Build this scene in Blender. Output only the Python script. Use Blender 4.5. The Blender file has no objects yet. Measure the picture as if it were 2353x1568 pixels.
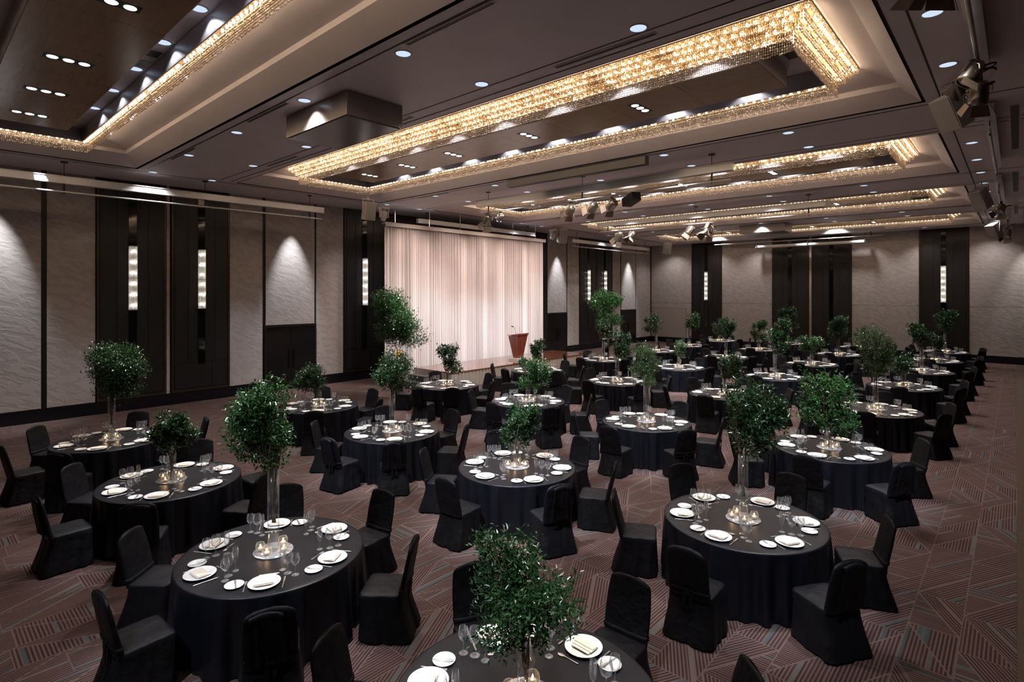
import bpy, math, random
import numpy as np
from mathutils import Vector, Matrix

random.seed(7)
RNG = np.random.default_rng(11)
SC = bpy.context.scene
COL = SC.collection
R = math.radians

# ---------------------------------------------------------------- calibration
FPX, CX, HY, CAMH = 1278.0, 1176.5, 672.0, 3.5
YAW = R(42.24)
FW = (-math.sin(YAW), math.cos(YAW))
RT = (math.cos(YAW), math.sin(YAW))
def depth(x, y): return FW[0]*x + FW[1]*y

# ---------------------------------------------------------------- mesh helper
class MB:
    def __init__(s): s.v = []; s.f = []; s.m = []; s.sm = []
    def add(s, vs, fs, mat=0, smooth=False):
        b = len(s.v); s.v.extend([tuple(map(float, p)) for p in vs])
        for f in fs:
            s.f.append([b+i for i in f]); s.m.append(mat); s.sm.append(smooth)
        return s
    def box(s, x0, x1, y0, y1, z0, z1, mat=0, M=None):
        vs = [(x, y, z) for z in (z0, z1) for y in (y0, y1) for x in (x0, x1)]
        if M is not None: vs = [tuple(M @ Vector(p)) for p in vs]
        return s.add(vs, [(0,2,3,1),(4,5,7,6),(0,1,5,4),(2,6,7,3),(0,4,6,2),(1,3,7,5)], mat)
    def quad(s, a, b, c, d, mat=0): return s.add([a,b,c,d], [(0,1,2,3)], mat)
    def cyl(s, p0, p1, r0, r1=None, n=12, mat=0, caps=True, smooth=True):
        r1 = r0 if r1 is None else r1
        p0 = Vector(p0); p1 = Vector(p1); d = (p1-p0).normalized()
        a = d.orthogonal().normalized(); b = d.cross(a)
        vs = []
        for p, r in ((p0, r0), (p1, r1)):
            for i in range(n):
                t = 2*math.pi*i/n
                vs.append(p + (a*math.cos(t)+b*math.sin(t))*r)
        fs = [(i, (i+1) % n, n+(i+1) % n, n+i) for i in range(n)]
        s.add(vs, fs, mat, smooth)
        if caps:
            s.add(vs[:n], [tuple(range(n))[::-1]], mat); s.add(vs[n:], [tuple(range(n))], mat)
        return s
    def tube(s, pts, r, n=6, mat=0):
        pts = [Vector(p) for p in pts]; rings = []
        for i, p in enumerate(pts):
            d = (pts[min(i+1, len(pts)-1)]-pts[max(i-1, 0)]).normalized()
            a = d.cross(Vector((0.31, 0.17, 0.93))).normalized(); b = d.cross(a)
            rr = r[i] if isinstance(r, (list, tuple)) else r
            rings.append([p+(a*math.cos(2*math.pi*k/n)+b*math.sin(2*math.pi*k/n))*rr for k in range(n)])
        return s.loft(rings, mat, cap0=True, cap1=True)
    def loft(s, rings, mat=0, cap0=False, cap1=False, smooth=True):
        n = len(rings[0]); vs = [p for r in rings for p in r]; fs = []
        for j in range(len(rings)-1):
            for i in range(n):
                fs.append((j*n+i, j*n+(i+1) % n, (j+1)*n+(i+1) % n, (j+1)*n+i))
        s.add(vs, fs, mat, smooth)
        if cap0: s.add(rings[0], [tuple(range(n))[::-1]], mat)
        if cap1: s.add(rings[-1], [tuple(range(n))], mat)
        return s
    def lathe(s, prof, n=20, mat=0, smooth=True, c=(0, 0)):
        rings = [[(c[0]+max(r, 1e-5)*math.cos(2*math.pi*i/n), c[1]+max(r, 1e-5)*math.sin(2*math.pi*i/n), z) for i in range(n)] for r, z in prof]
        return s.loft(rings, mat, smooth=smooth)
    def sphere(s, c, r, n=8, m=6, mat=0, sz=1.0):
        prof = [(r*math.sin(math.pi*j/m), c[2]+r*sz*-math.cos(math.pi*j/m)) for j in range(m+1)]
        return s.lathe(prof, n, mat, True, (c[0], c[1]))
    def grid(s, P, mat=0, smooth=True):
        h = len(P); w = len(P[0]); vs = [p for r in P for p in r]
        fs = [(j*w+i, j*w+i+1, (j+1)*w+i+1, (j+1)*w+i) for j in range(h-1) for i in range(w-1)]
        return s.add(vs, fs, mat, smooth)
    def mesh(s, name, mats):
        me = bpy.data.meshes.new(name); me.from_pydata(s.v, [], s.f)
        for m in (mats if isinstance(mats, (list, tuple)) else [mats]): me.materials.append(m)
        me.polygons.foreach_set('material_index', s.m); me.polygons.foreach_set('use_smooth', s.sm)
        me.update(); return me
def np_mesh(name, V, F, mat, smooth=False):
    """V (n,3), F (m,k) arrays"""
    me = bpy.data.meshes.new(name)
    V = np.asarray(V, np.float32); F = np.asarray(F, np.int32); k = F.shape[1]
    me.vertices.add(len(V)); me.vertices.foreach_set('co', V.ravel())
    me.loops.add(F.size); me.loops.foreach_set('vertex_index', F.ravel())
    me.polygons.add(len(F)); me.polygons.foreach_set('loop_start', np.arange(0, F.size, k, dtype=np.int32))
    me.polygons.foreach_set('loop_total', np.full(len(F), k, np.int32))
    me.polygons.foreach_set('use_smooth', np.full(len(F), smooth, bool))
    me.materials.append(mat); me.update(calc_edges=True); return me

def ob(name, me, parent=None, loc=(0, 0, 0), rz=0.0, rot=None, sc=None):
    o = bpy.data.objects.new(name, me); COL.objects.link(o)
    o.location = loc; o.rotation_euler = rot if rot else (0, 0, rz)
    if sc: o.scale = sc
    if parent: o.parent = parent
    return o
def tag(o, label, cat, group=None, kind=None):
    o['label'] = label; o['category'] = cat
    if group: o['group'] = group
    if kind: o['kind'] = kind
    return o
def thing(name, label, cat, loc=(0, 0, 0), rz=0.0, group=None, rot=None):
    return tag(ob(name, None, None, loc, rz, rot), label, cat, group)
def struct(name, me, parent=None):
    o = ob(name, me, parent)
    if not parent: o['kind'] = 'structure'
    return o

# ---------------------------------------------------------------- materials
class NT:
    def __init__(s, name):
        s.mat = bpy.data.materials.new(name); s.mat.use_nodes = True
        s.t = s.mat.node_tree; s.b = s.t.nodes['Principled BSDF']; s.out = s.t.nodes['Material Output']
    def n(s, typ, **kw):
        x = s.t.nodes.new(typ)
        for k, v in kw.items(): setattr(x, k, v)
        return x
    def L(s, a, b): s.t.links.new(a, b)
    def put(s, sock, v):
        if isinstance(v, bpy.types.NodeSocket): s.L(v, sock)
        else: sock.default_value = v
    def m(s, op, a, b=0.0, c=0.0):
        x = s.n('ShaderNodeMath', operation=op)
        s.put(x.inputs[0], a); s.put(x.inputs[1], b); s.put(x.inputs[2], c); return x.outputs[0]
    def mix(s, f, a, b):
        x = s.n('ShaderNodeMix', data_type='RGBA'); s.put(x.inputs[0], f)
        s.put(x.inputs[6], a); s.put(x.inputs[7], b); return x.outputs[2]
    def xyz(s, a, b, c):
        x = s.n('ShaderNodeCombineXYZ'); s.put(x.inputs[0], a); s.put(x.inputs[1], b); s.put(x.inputs[2], c); return x.outputs[0]
    def pos(s):
        g = s.n('ShaderNodeNewGeometry'); sp = s.n('ShaderNodeSeparateXYZ'); s.L(g.outputs['Position'], sp.inputs[0])
        return g.outputs['Position'], sp.outputs
    def objco(s): return s.n('ShaderNodeTexCoord').outputs['Object']
    def noise(s, vec, scale, detail=3, rough=.5, dist=0.0):
        x = s.n('ShaderNodeTexNoise'); s.put(x.inputs['Vector'], vec); x.inputs['Scale'].default_value = scale
        x.inputs['Detail'].default_value = detail; x.inputs['Roughness'].default_value = rough; x.inputs['Distortion'].default_value = dist
        return x.outputs['Fac']
    def white(s, vec):
        x = s.n('ShaderNodeTexWhiteNoise', noise_dimensions='3D'); s.put(x.inputs['Vector'], vec)
        sp = s.n('ShaderNodeSeparateColor'); s.L(x.outputs['Color'], sp.inputs[0]); return sp.outputs
    def ramp(s, f, stops):
        x = s.n('ShaderNodeValToRGB'); e = x.color_ramp.elements
        while len(e) < len(stops): e.new(.5)
        for el, (p, c) in zip(e, stops): el.position = p; el.color = (*c, 1)
        s.put(x.inputs[0], f); return x.outputs[0]
    def vmul(s, v, k):
        x = s.n('ShaderNodeVectorMath', operation='MULTIPLY'); s.put(x.inputs[0], v); x.inputs[1].default_value = k; return x.outputs[0]
    def bump(s, h, strength=.3, dist=.01):
        x = s.n('ShaderNodeBump'); x.inputs['Strength'].default_value = strength; x.inputs['Distance'].default_value = dist
        s.L(h, x.inputs['Height']); s.L(x.outputs[0], s.b.inputs['Normal'])
def pm(name, col, rough=.5, metal=0.0, spec=.5, coat=0.0, sheen=0.0, emis=None, es=0.0, nscale=0, namt=.15, bump=0, bscale=60, bdist=.002):
    t = NT(name); b = t.b.inputs
    b['Base Color'].default_value = (*col, 1); b['Roughness'].default_value = rough; b['Metallic'].default_value = metal
    b['Specular IOR Level'].default_value = spec; b['Coat Weight'].default_value = coat; b['Sheen Weight'].default_value = sheen
    if emis: b['Emission Color'].default_value = (*emis, 1); b['Emission Strength'].default_value = es
    if nscale:
        f = t.noise(t.objco(), nscale, 4)
        lo = tuple(c*(1-namt) for c in col); hi = tuple(min(1, c*(1+namt)) for c in col)
        t.L(t.ramp(f, [(.3, lo), (.7, hi)]), b['Base Color'])
    if bump: t.bump(t.noise(t.objco(), bscale, 3), bump, bdist)
    return t.mat
def emit(name, col, st, sample=False):
    m = pm(name, (0, 0, 0), emis=col, es=st)
    if not sample: m.cycles.emission_sampling = 'NONE'
    return m
def thin_glass(name, tint=(1, 1, 1), rough=.03, base=.06, edge=.75, blend=.35, body=0):
    t = NT(name); t.t.nodes.remove(t.b)
    tr = t.n('ShaderNodeBsdfTransparent'); tr.inputs[0].default_value = (*tint, 1)
    gl = t.n('ShaderNodeBsdfGlossy'); gl.inputs['Roughness'].default_value = rough
    if body:
        df = t.n('ShaderNodeBsdfTranslucent'); df.inputs[0].default_value = (.95, .96, 1, 1)
        dd = t.n('ShaderNodeBsdfDiffuse'); dd.inputs[0].default_value = (.9, .92, .96, 1)
        ma = t.n('ShaderNodeMixShader'); t.L(df.outputs[0], ma.inputs[1]); t.L(dd.outputs[0], ma.inputs[2])
        mb_ = t.n('ShaderNodeMixShader'); mb_.inputs[0].default_value = body; t.L(gl.outputs[0], mb_.inputs[1]); t.L(ma.outputs[0], mb_.inputs[2]); gl = mb_
    lw = t.n('ShaderNodeLayerWeight'); lw.inputs[0].default_value = blend
    f = t.m('MULTIPLY_ADD', t.m('POWER', lw.outputs['Facing'], 2.0), edge, base)
    mx = t.n('ShaderNodeMixShader'); t.L(f, mx.inputs[0]); t.L(tr.outputs[0], mx.inputs[1]); t.L(gl.outputs[0], mx.inputs[2])
    t.L(mx.outputs[0], t.out.inputs[0]); return t.mat

def carpet_mat():
    t = NT('patchwork_carpet'); P, p = t.pos(); x, y = p[0], p[1]
    W, Hh = .43, .80
    u = t.m('DIVIDE', x, W); ru = t.m('FLOOR', u); fu = t.m('FRACT', u)
    h = t.white(t.xyz(ru, 3.3, 1.7))[0]
    v = t.m('ADD', t.m('DIVIDE', y, Hh), h); rv = t.m('FLOOR', v); fv = t.m('FRACT', v)
    r = t.white(t.xyz(ru, rv, .5))
    flip = t.m('GREATER_THAN', r[0], .5)
    fx = t.m('ADD', t.m('MULTIPLY', flip, t.m('SUBTRACT', 1.0, t.m('MULTIPLY', fu, 2.0))), fu)
    side = t.m('GREATER_THAN', fx, fv)
    sgn = t.m('SUBTRACT', 1.0, t.m('MULTIPLY', flip, 2.0))
    q = t.white(t.xyz(ru, rv, t.m('ADD', side, 7.5)))
    nn = math.hypot(W, Hh)
    sd = t.m('SUBTRACT', t.m('MULTIPLY', t.m('MULTIPLY', x, sgn), Hh/nn), t.m('MULTIPLY', y, W/nn))
    isx = t.m('LESS_THAN', q[0], .38); isy = t.m('GREATER_THAN', q[0], .86)
    s = t.m('ADD', sd, t.m('MULTIPLY', isx, t.m('SUBTRACT', x, sd)))
    s = t.m('ADD', s, t.m('MULTIPLY', isy, t.m('SUBTRACT', y, s)))
    st = t.m('DIVIDE', s, .033); band = t.m('FLOOR', st); ft = t.m('FRACT', st)
    dark = t.m('LESS_THAN', ft, .55)
    w2 = t.white(t.xyz(band, t.m('ADD', ru, t.m('MULTIPLY', rv, 17.3)), side))
    acc = t.m('GREATER_THAN', w2[0], .91)
    light = t.ramp(w2[1], [(0, (.148, .096, .084)), (.5, (.172, .114, .101)), (1, (.142, .100, .082))])
    dk = t.ramp(w2[2], [(0, (.050, .027, .027)), (1, (.070, .038, .037))])
    c = t.mix(dark, light, dk)
    tq = t.ramp(w2[2], [(0, (.125, .130, .122)), (.5, (.068, .092, .097)), (1, (.165, .14, .115))])
    c = t.mix(acc, c, tq)
    d1 = t.m('LESS_THAN', t.m('ABSOLUTE', t.m('SUBTRACT', fx, fv)), .02)
    d2 = t.m('LESS_THAN', fu, .022); d3 = t.m('LESS_THAN', fv, .012)
    ed = t.m('MAXIMUM', d1, t.m('MAXIMUM', d2, d3))
    c = t.mix(ed, c, (.178, .120, .106, 1))
    nz = t.noise(P, 260, 2)
    c = t.mix(.35, c, t.mix(nz, (.02, .01, .01, 1), c))
    t.L(c, t.b.inputs['Base Color']); t.b.inputs['Roughness'].default_value = .95
    t.b.inputs['Specular IOR Level'].default_value = .1
    t.bump(nz, .25, .004)
    return t.mat
def wallpaper_mat():
    t = NT('dune_relief_wallcovering'); P, p = t.pos()
    a = t.m('ADD', p[0], p[1])
    # coordinates along the wall and up, tilted so that the ripples slope
    uu = t.m('ADD', t.m('MULTIPLY', a, 1.0), t.m('MULTIPLY', p[2], -.75)); vv = t.m('ADD', t.m('MULTIPLY', p[2], 2.5), t.m('MULTIPLY', a, 1.25))
    n1 = t.noise(t.xyz(uu, vv, 0.0), 2.5, 2.4, .55, .35)
    pat = t.n('ShaderNodeMapRange', interpolation_type='SMOOTHSTEP'); t.L(n1, pat.inputs[0]); pat.inputs[1].default_value = .46; pat.inputs[2].default_value = .56
    pat = pat.outputs[0]
    base = t.mix(t.noise(P, 40, 3), (.43, .385, .372, 1), (.48, .432, .418, 1))
    c = t.mix(pat, base, t.mix(.32, base, (.27, .245, .22, 1)))
    t.L(c, t.b.inputs['Base Color']); t.L(t.m('MULTIPLY_ADD', pat, .22, .42), t.b.inputs['Roughness'])
    t.b.inputs['Specular IOR Level'].default_value = .55
    t.bump(t.m('MULTIPLY', pat, -1.0), .22, .010); return t.mat
def wood_mat(name, c0, c1, axis=(1, 8, 8), rough=.3, seam=None, scale=3.0, coat=.0):
    t = NT(name); P, p = t.pos()
    n = t.noise(t.vmul(P, axis), scale, 5, .6, .6)
    c = t.ramp(n, [(.25, c0), (.75, c1)])
    if seam:
        d = t.m('LESS_THAN', t.m('FRACT', t.m('DIVIDE', p[seam[0]], seam[1])), seam[2])
        c = t.mix(d, c, (c0[0]*.25, c0[1]*.25, c0[2]*.25, 1))
    t.L(c, t.b.inputs['Base Color']); t.b.inputs['Roughness'].default_value = rough; t.b.inputs['Coat Weight'].default_value = coat
    return t.mat
def leaf_mat(name, ca, cb, cc):
    t = NT(name); P, p = t.pos()
    n = t.noise(P, 14, 2)
    c = t.ramp(n, [(.3, ca), (.5, cb), (.72, cc)])
    t.L(c, t.b.inputs['Base Color']); t.b.inputs['Roughness'].default_value = .27; t.b.inputs['Specular IOR Level'].default_value = .65
    tl = t.n('ShaderNodeBsdfTranslucent'); t.L(c, tl.inputs[0])
    mx = t.n('ShaderNodeMixShader'); mx.inputs[0].default_value = .22
    t.L(t.b.outputs[0], mx.inputs[1]); t.L(tl.outputs[0], mx.inputs[2]); t.L(mx.outputs[0], t.out.inputs[0])
    return t.mat
def crystal_mat(name, tint, f=.55):
    t = NT(name); t.t.nodes.remove(t.b)
    tr = t.n('ShaderNodeBsdfTransparent'); tr.inputs[0].default_value = (*tint, 1)
    gl = t.n('ShaderNodeBsdfGlossy'); gl.inputs['Roughness'].default_value = .12; gl.inputs['Color'].default_value = (1, .93, .84, 1)
    tl = t.n('ShaderNodeBsdfTranslucent'); tl.inputs[0].default_value = (*tint, 1)
    m1 = t.n('ShaderNodeMixShader'); m1.inputs[0].default_value = .5; t.L(gl.outputs[0], m1.inputs[1]); t.L(tl.outputs[0], m1.inputs[2])
    m2 = t.n('ShaderNodeMixShader'); m2.inputs[0].default_value = f; t.L(tr.outputs[0], m2.inputs[1]); t.L(m1.outputs[0], m2.inputs[2])
    t.L(m2.outputs[0], t.out.inputs[0]); return t.mat
def curtain_mat():
    t = NT('sheer_white_curtain'); t.b.inputs['Base Color'].default_value = (.78, .74, .72, 1); t.b.inputs['Roughness'].default_value = .7
    t.bump(t.noise(t.vmul(t.objco(), (1, 60, 1)), 3, 2), .3, .004)
    return t.mat

M = dict(
    carpet=carpet_mat(),
    wall=wallpaper_mat(),
    plain=pm('plain_flush_panel', (.41, .372, .348), .65, nscale=20, namt=.05),
    ceil=pm('satin_greige_paint', (.74, .67, .69), .45, spec=.35, nscale=1.2, namt=.04),
    groove=pm('shadow_gap_black', (.012, .010, .010), .6),
    vent=pm('vent_black', (.015, .014, .014), .5),
    wood=wood_mat('ceiling_wood_veneer', (.33, .21, .12), (.45, .30, .18), (1, 9, 1), .24, (0, 1.42, .006), 2.2),
    floorwood=wood_mat('dark_plank_border', (.045, .026, .016), (.085, .05, .032), (8, 1, 1), .45, (0, .16, .02)),
    stagewood=wood_mat('polished_stage_boards', (.15, .055, .028), (.22, .085, .045), (1, 6, 1), .13, (0, .9, .004), 2.0, .8),
    lectern=wood_mat('mahogany_veneer', (.14, .028, .016), (.24, .055, .030), (8, 8, 1), .25, None, 2.0, .4),
    dark=pm('dark_stained_panel', (.0085, .007, .007), .36, spec=.5, nscale=6, namt=.2),
    darkfield=pm('dark_lacquer_field', (.0125, .011, .0115), .40, nscale=6, namt=.15),
    blackgloss=pm('black_glass', (.004, .004, .005), .05, spec=.6),
    base=pm('black_gloss_baseboard', (.006, .006, .009), .14, spec=.5),
    bronze=pm('bronze_trim', (.10, .072, .05), .35, .8),
    door=pm('black_door', (.008, .007, .008), .25),
    cloth=pm('black_tablecloth', (.0046, .0050, .0080), .40, spec=.30, sheen=.0, bump=.12, bscale=400, bdist=.001),
    chair=pm('black_chair_cover', (.0044, .0038, .0048), .55, spec=.18, sheen=.0, bump=.75, bscale=5, bdist=.04),
    chair2=pm('charcoal_chair_cover', (.0072, .0070, .0092), .52, spec=.20, sheen=.0, bump=.75, bscale=4.5, bdist=.04),
    steel=pm('polished_cutlery', (.82, .79, .74), .34, .85),
    chrome=pm('chair_leg_metal', (.45, .45, .46), .25, 1.0),
    china=pm('white_china', (.80, .79, .77), .18, coat=.3),
    napkin=pm('cream_napkin', (.74, .66, .56), .85, nscale=30, namt=.05),
    glass=thin_glass('clear_glass', rough=.10, base=.15, edge=1.0, blend=.52, body=.3),
    vaseglass=thin_glass('vase_glass', (.98, .99, 1), .06, .09, .9, .35, .22),
    votive=thin_glass('votive_glass', (1, .96, .90), .12, .14, .9, .35, .35),
    mirror=pm('mirror_disc', (.80, .82, .88), .06, .72),
    wax=pm('candle_wax', (.85, .78, .66), .5),
    flame=emit('candle_flame', (1, .62, .28), 42, True),
    bark=pm('branch_bark', (.10, .06, .038), .8, nscale=40, namt=.4),
    leafA=leaf_mat('glossy_leaf_deep', (.007, .025, .008), (.014, .049, .013), (.028, .082, .023)),
    leafB=leaf_mat('glossy_leaf_bright', (.014, .046, .011), (.028, .088, .021), (.052, .14, .036)),
    leafC=leaf_mat('willowy_leaf', (.026, .052, .018), (.046, .088, .030), (.085, .14, .055)),
    crystal=crystal_mat('cut_crystal_amber', (1.0, .85, .64), .92),
    crystalclear=crystal_mat('cut_crystal_clear', (.85, .78, .72), .5),
    gold=pm('gold_housing', (.74, .54, .32), .28, 1.0),
    bulb=emit('warm_bulb', (1, .80, .56), 7),
    fitting=pm('silver_fitting_face', (.40, .38, .41), .4, .4),
    lens=emit('downlight_lens', (.66, .80, 1), .72),
    spotlens=emit('triple_lamp_lens', (1, .99, .97), 3),
    white=pm('white_enamel', (.60, .58, .57), .35, spec=.5),
    batten=pm('brushed_white_batten', (.66, .66, .68), .25, .15),
    grille=pm('speaker_grille', (.34, .32, .31), .7, nscale=200, namt=.2),
    blackmetal=pm('black_metal', (.010, .010, .011), .45, .3),
    brassy=pm('nickel_lamp_body', (.36, .32, .27), .28, .9),
    barn=pm('barn_door_metal', (.20, .15, .11), .5, .5),
    bluegel=pm('blue_gel_glass', (.28, .55, .75), .2, emis=(.3, .6, .8), es=.5),
    curtain=curtain_mat(),
    valance=pm('curtain_header', (.88, .84, .82), .5),
    skirt=pm('beige_stage_skirt', (.40, .34, .285), .75, nscale=25, namt=.06),
    box=pm('satin_soffit_lacquer', (.27, .24, .24), .2, .15),
    sconceglass=None, sconcebulb=emit('sconce_bulb', (1, .93, .84), 26, True), sconcetube=None,
    amber=pm('amber_branches', (.7, .33, .04), .6, emis=(1, .5, .08), es=1.2),
    acrylic=pm('pale_plinth', (.62, .58, .55), .25),
    stepgrey=pm('grey_step', (.045, .043, .045), .6),
    case=pm('grey_screen_case', (.11, .105, .105), .45),
    rope=pm('black_cable', (.008, .008, .008), .5),
)
def sconce_glass():
    t = NT('ribbed_glass_tube'); b = t.b.inputs
    b['Base Color'].default_value = (.85, .84, .82, 1); b['Roughness'].default_value = .25
    P, p = t.pos()
    tr = t.n('ShaderNodeBsdfTransparent'); tl = t.n('ShaderNodeBsdfTranslucent'); tl.inputs[0].default_value = (1, .96, .9, 1)
    m1 = t.n('ShaderNodeMixShader'); m1.inputs[0].default_value = .45; t.L(t.b.outputs[0], m1.inputs[1]); t.L(tl.outputs[0], m1.inputs[2])
    m2 = t.n('ShaderNodeMixShader'); m2.inputs[0].default_value = .55; t.L(tr.outputs[0], m2.inputs[1]); t.L(m1.outputs[0], m2.inputs[2])
    t.L(m2.outputs[0], t.out.inputs[0]); return t.mat
M['sconceglass'] = sconce_glass()

# ---------------------------------------------------------------- room
XL, XR, YN, YF, ZC = -19.5, 4.5, -4.0, 36.3, 6.8
PER = 7.67
TRAY = [i*PER for i in range(5)]                  # offsets in y
TO = (-17.45, -1.17, -.85, 4.29)                 # outer groove rectangle at z 6.8
TS = (-16.8, -1.50, -.44, 3.88)                   # lit lip rectangle, z 7.02 - 7.14
CO = (-16.4, -1.98, .23, 3.21)                    # chandelier outer rectangle
WD = (-15.1, -2.88, 1.01, 2.43)                    # veneer panel
RO = [0, .083, .166, .25, .36]                    # curtain offsets
ZB = [7.185, 7.09, 7.0, 6.915, 6.77]
ZT = [7.285, 7.225, 7.14, 7.06, 7.01]
def inset(r, d): return (r[0]+d, r[1]-d, r[2]+d, r[3]-d)
def shift(r, dy): return (r[0], r[1], r[2]+dy, r[3]+dy)
def corners(r, z): return [(r[0], r[2], z), (r[1], r[2], z), (r[1], r[3], z), (r[0], r[3], z)]
def ring(mb, ra, za, rb, zb, mat=0):
    a = corners(ra, za); b = corners(rb, zb)
    for i in range(4):
        j = (i+1) % 4; mb.quad(a[i], b[i], b[j], a[j], mat)

mb = MB()
mb.quad((XL, YN, 0), (0, YN, 0), (0, YF, 0), (XL, YF, 0))
struct('floor', mb.mesh('floor', M['carpet']))
mb = MB(); mb.box(0, XR, YN, YF, -.05, .004)
struct('floor_border', mb.mesh('floor_border', M['floorwood']))

mb = MB()
ys = [YN]
for dy in TRAY: ys += [TO[2]+dy, TO[3]+dy]
ys.append(YF)
for i in range(0, len(ys), 2):
    y0, y1 = ys[i], ys[i+1]
    mb.quad((TO[0], y0, ZC), (TO[0], y1, ZC), (TO[1], y1, ZC), (TO[1], y0, ZC))
for x0, x1 in ((XL, TO[0]), (TO[1], XR)):
    mb.quad((x0, YN, ZC), (x0, YF, ZC), (x1, YF, ZC), (x1, YN, ZC))
for dy in TRAY:
    o = shift(TO, dy); s = shift(TS, dy); c = shift(CO, dy); ci = inset(c, .375)
    g = inset(o, .05)
    ring(mb, o, ZC, inset(o, .0), ZC+.05, 1); ring(mb, o, ZC+.05, g, ZC+.05, 1); ring(mb, g, ZC+.05, g, ZC+.012, 1)
    ring(mb, g, ZC+.012, s, 7.03); ring(mb, s, 7.03, s, 7.125); ring(mb, s, 7.125, c, 7.29)
    ring(mb, c, 7.29, ci, 7.29)
    q = corners(ci, 7.30); mb.quad(q[0], q[3], q[2], q[1])
mb.box(XL, XR, YN, YF, 7.36, 7.45)
ce = struct('ceiling', mb.mesh('ceiling', [M['ceil'], M['groove']]))
# shadow gaps and slot lines between the trays
for n, (x0, x1, y0, y1) in enumerate([(-17.3, 4.4, TO[3]+.16+dy, TO[3]+.19+dy) for dy in TRAY[:4]] + [(-17.3, 4.4, TO[2]-.20+dy, TO[2]-.17+dy) for dy in TRAY[1:]] + [(-17.3, 4.4, TO[2]-.50+dy, TO[2]-.475+dy) for dy in TRAY[1:]]
                                     + [(TO[0]-.22, TO[0]-.195, YN, YF), (TO[1]+.20, TO[1]+.225, YN, YF)]):
    mb = MB(); mb.box(x0, x1, y0, y1, ZC-.004, ZC+.02)
    struct('trim_%d' % (n+1), mb.mesh('trim', M['groove']))
for i, dy in enumerate(TRAY):
    w = shift(WD, dy); mb = MB(); mb.box(w[0], w[1], w[2], w[3], 6.985, 7.295, 1); mb.box(w[0]+.02, w[1]-.02, w[2]+.02, w[3]-.02, 6.97, 6.985, 0)
    struct('ceiling_panel', mb.mesh('ceiling_panel', [M['wood'], M['ceil']]))

# walls: boxes behind, panels in front as children
def wall_box(name, x0, x1, y0, y1):
    mb = MB(); mb.box(x0, x1, y0, y1, 0, 7.3); return struct(name, mb.mesh(name, M['dark']))
wl = wall_box('wall_left', XL-.2, XL-.03, YN-.2, YF+.2)
wf = wall_box('wall_far', XL-.03, XR+.2, YF+.03, YF+.2)
wr = wall_box('wall_right', XR, XR+.2, YN-.2, YF+.03)
wb = wall_box('wall_near', XL-.03, XR, YN-.2, YN)
class Frame:
    """a wall frame: u along the wall, z up, d out of the wall into the room"""
    def __init__(s, side): s.side = side
    def p(s, u, z, d): return (XL+d, u, z) if s.side == 'L' else (u, YF-d, z)
    def box(s, mb, u0, u1, z0, z1, d0, d1, mat=0):
        if s.side == 'L': mb.box(XL+d0, XL+d1, u0, u1, z0, z1, mat)
        else: mb.box(u0, u1, YF-d1, YF-d0, z0, z1, mat)
def light_panel(fr, par, u0, u1, z0=.36, z1=6.8, m='wall'):
    mb = MB(); fr.box(mb, u0+.012, u1-.012, z0, z1, -.03, 0.0)
    struct('wallcovering_panel', mb.mesh('wallcovering_panel', M[m]), par)
def dark_panel(fr, par, u0, u1, slot=True, z1=6.8):
    mb = MB(); fr.box(mb, u0, u1, .36, z1, -.03, .03)
    struct('dark_panel', mb.mesh('dark_panel', M['dark']), par)
    c = (u0+u1)/2; w = u1-u0
    mb = MB()
    for a, b in ((u0+.09, c-.42*min(1, w/1.8)), (c-.40*min(1, w/1.8), c-.12), (c+.12, c+.40*min(1, w/1.8)), (c+.42*min(1, w/1.8), u1-.09)):
        if b-a > .05: fr.box(mb, a, b, 1.27, 6.7, .03, .042)
    fr.box(mb, u0+.09, c+.30, .46, 1.25, .03, .042); fr.box(mb, c+.315, u1-.09, .46, 1.25, .03, .042)
    struct('inset_panel', mb.mesh('inset_panel', M['darkfield']), par)
    mb = MB()
    fr.box(mb, u0, u0+.04, .36, z1, .03, .05); fr.box(mb, u1-.04, u1, .36, z1, .03, .05); fr.box(mb, u0+.04, u1-.04, .36, .42, .03, .05)
    struct('bronze_edging', mb.mesh('bronze_edging', M['bronze']), par)
    if slot:
        mb = MB(); fr.box(mb, c-.10, c+.10, 1.2, 6.75, .03, .052)
        struct('black_glass_slot', mb.mesh('black_glass_slot', M['blackgloss']), par)
    return c
FL, FF = Frame('L'), Frame('F')
NDOOR = [0]
def door(fr, par, u0, u1, label):
    NDOOR[0] += 1
    c = (u0+u1)/2
    o = thing('door_%d' % NDOOR[0], label, 'door', fr.p(c, 0, 0)); o['kind'] = 'structure'
    inv = Vector(fr.p(c, 0, 0))
    def loc(mb): mb.v = [(x-inv.x, y-inv.y, z-inv.z) for x, y, z in mb.v]; return mb
    mb = MB()
    fr.box(mb, u0, u0+.07, 0, 2.32, -.03, .03); fr.box(mb, u1-.07, u1, 0, 2.32, -.03, .03); fr.box(mb, u0+.07, u1-.07, 2.25, 2.32, -.03, .03)
    ob('door_frame', loc(mb).mesh('door_frame', M['dark']), o)
    for a, b, hs in ((u0+.075, c-.004, 1), (c+.004, u1-.075, 0)):
        mb = MB(); fr.box(mb, a, b, .01, 2.245, -.03, .012)
        lf = ob('door_leaf', loc(mb).mesh('door_leaf', M['door']), o)
        hx = b-.09 if hs else a+.09
        mb = MB(); mb.cyl(fr.p(hx, .75, .05), fr.p(hx, 1.45, .05), .014, n=8)
        for z in (.8, 1.4): mb.cyl(fr.p(hx, z, .012), fr.p(hx, z, .05), .009, n=6)
        ob('pull_handle', loc(mb).mesh('pull_handle', M['blackgloss']), lf)
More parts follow.
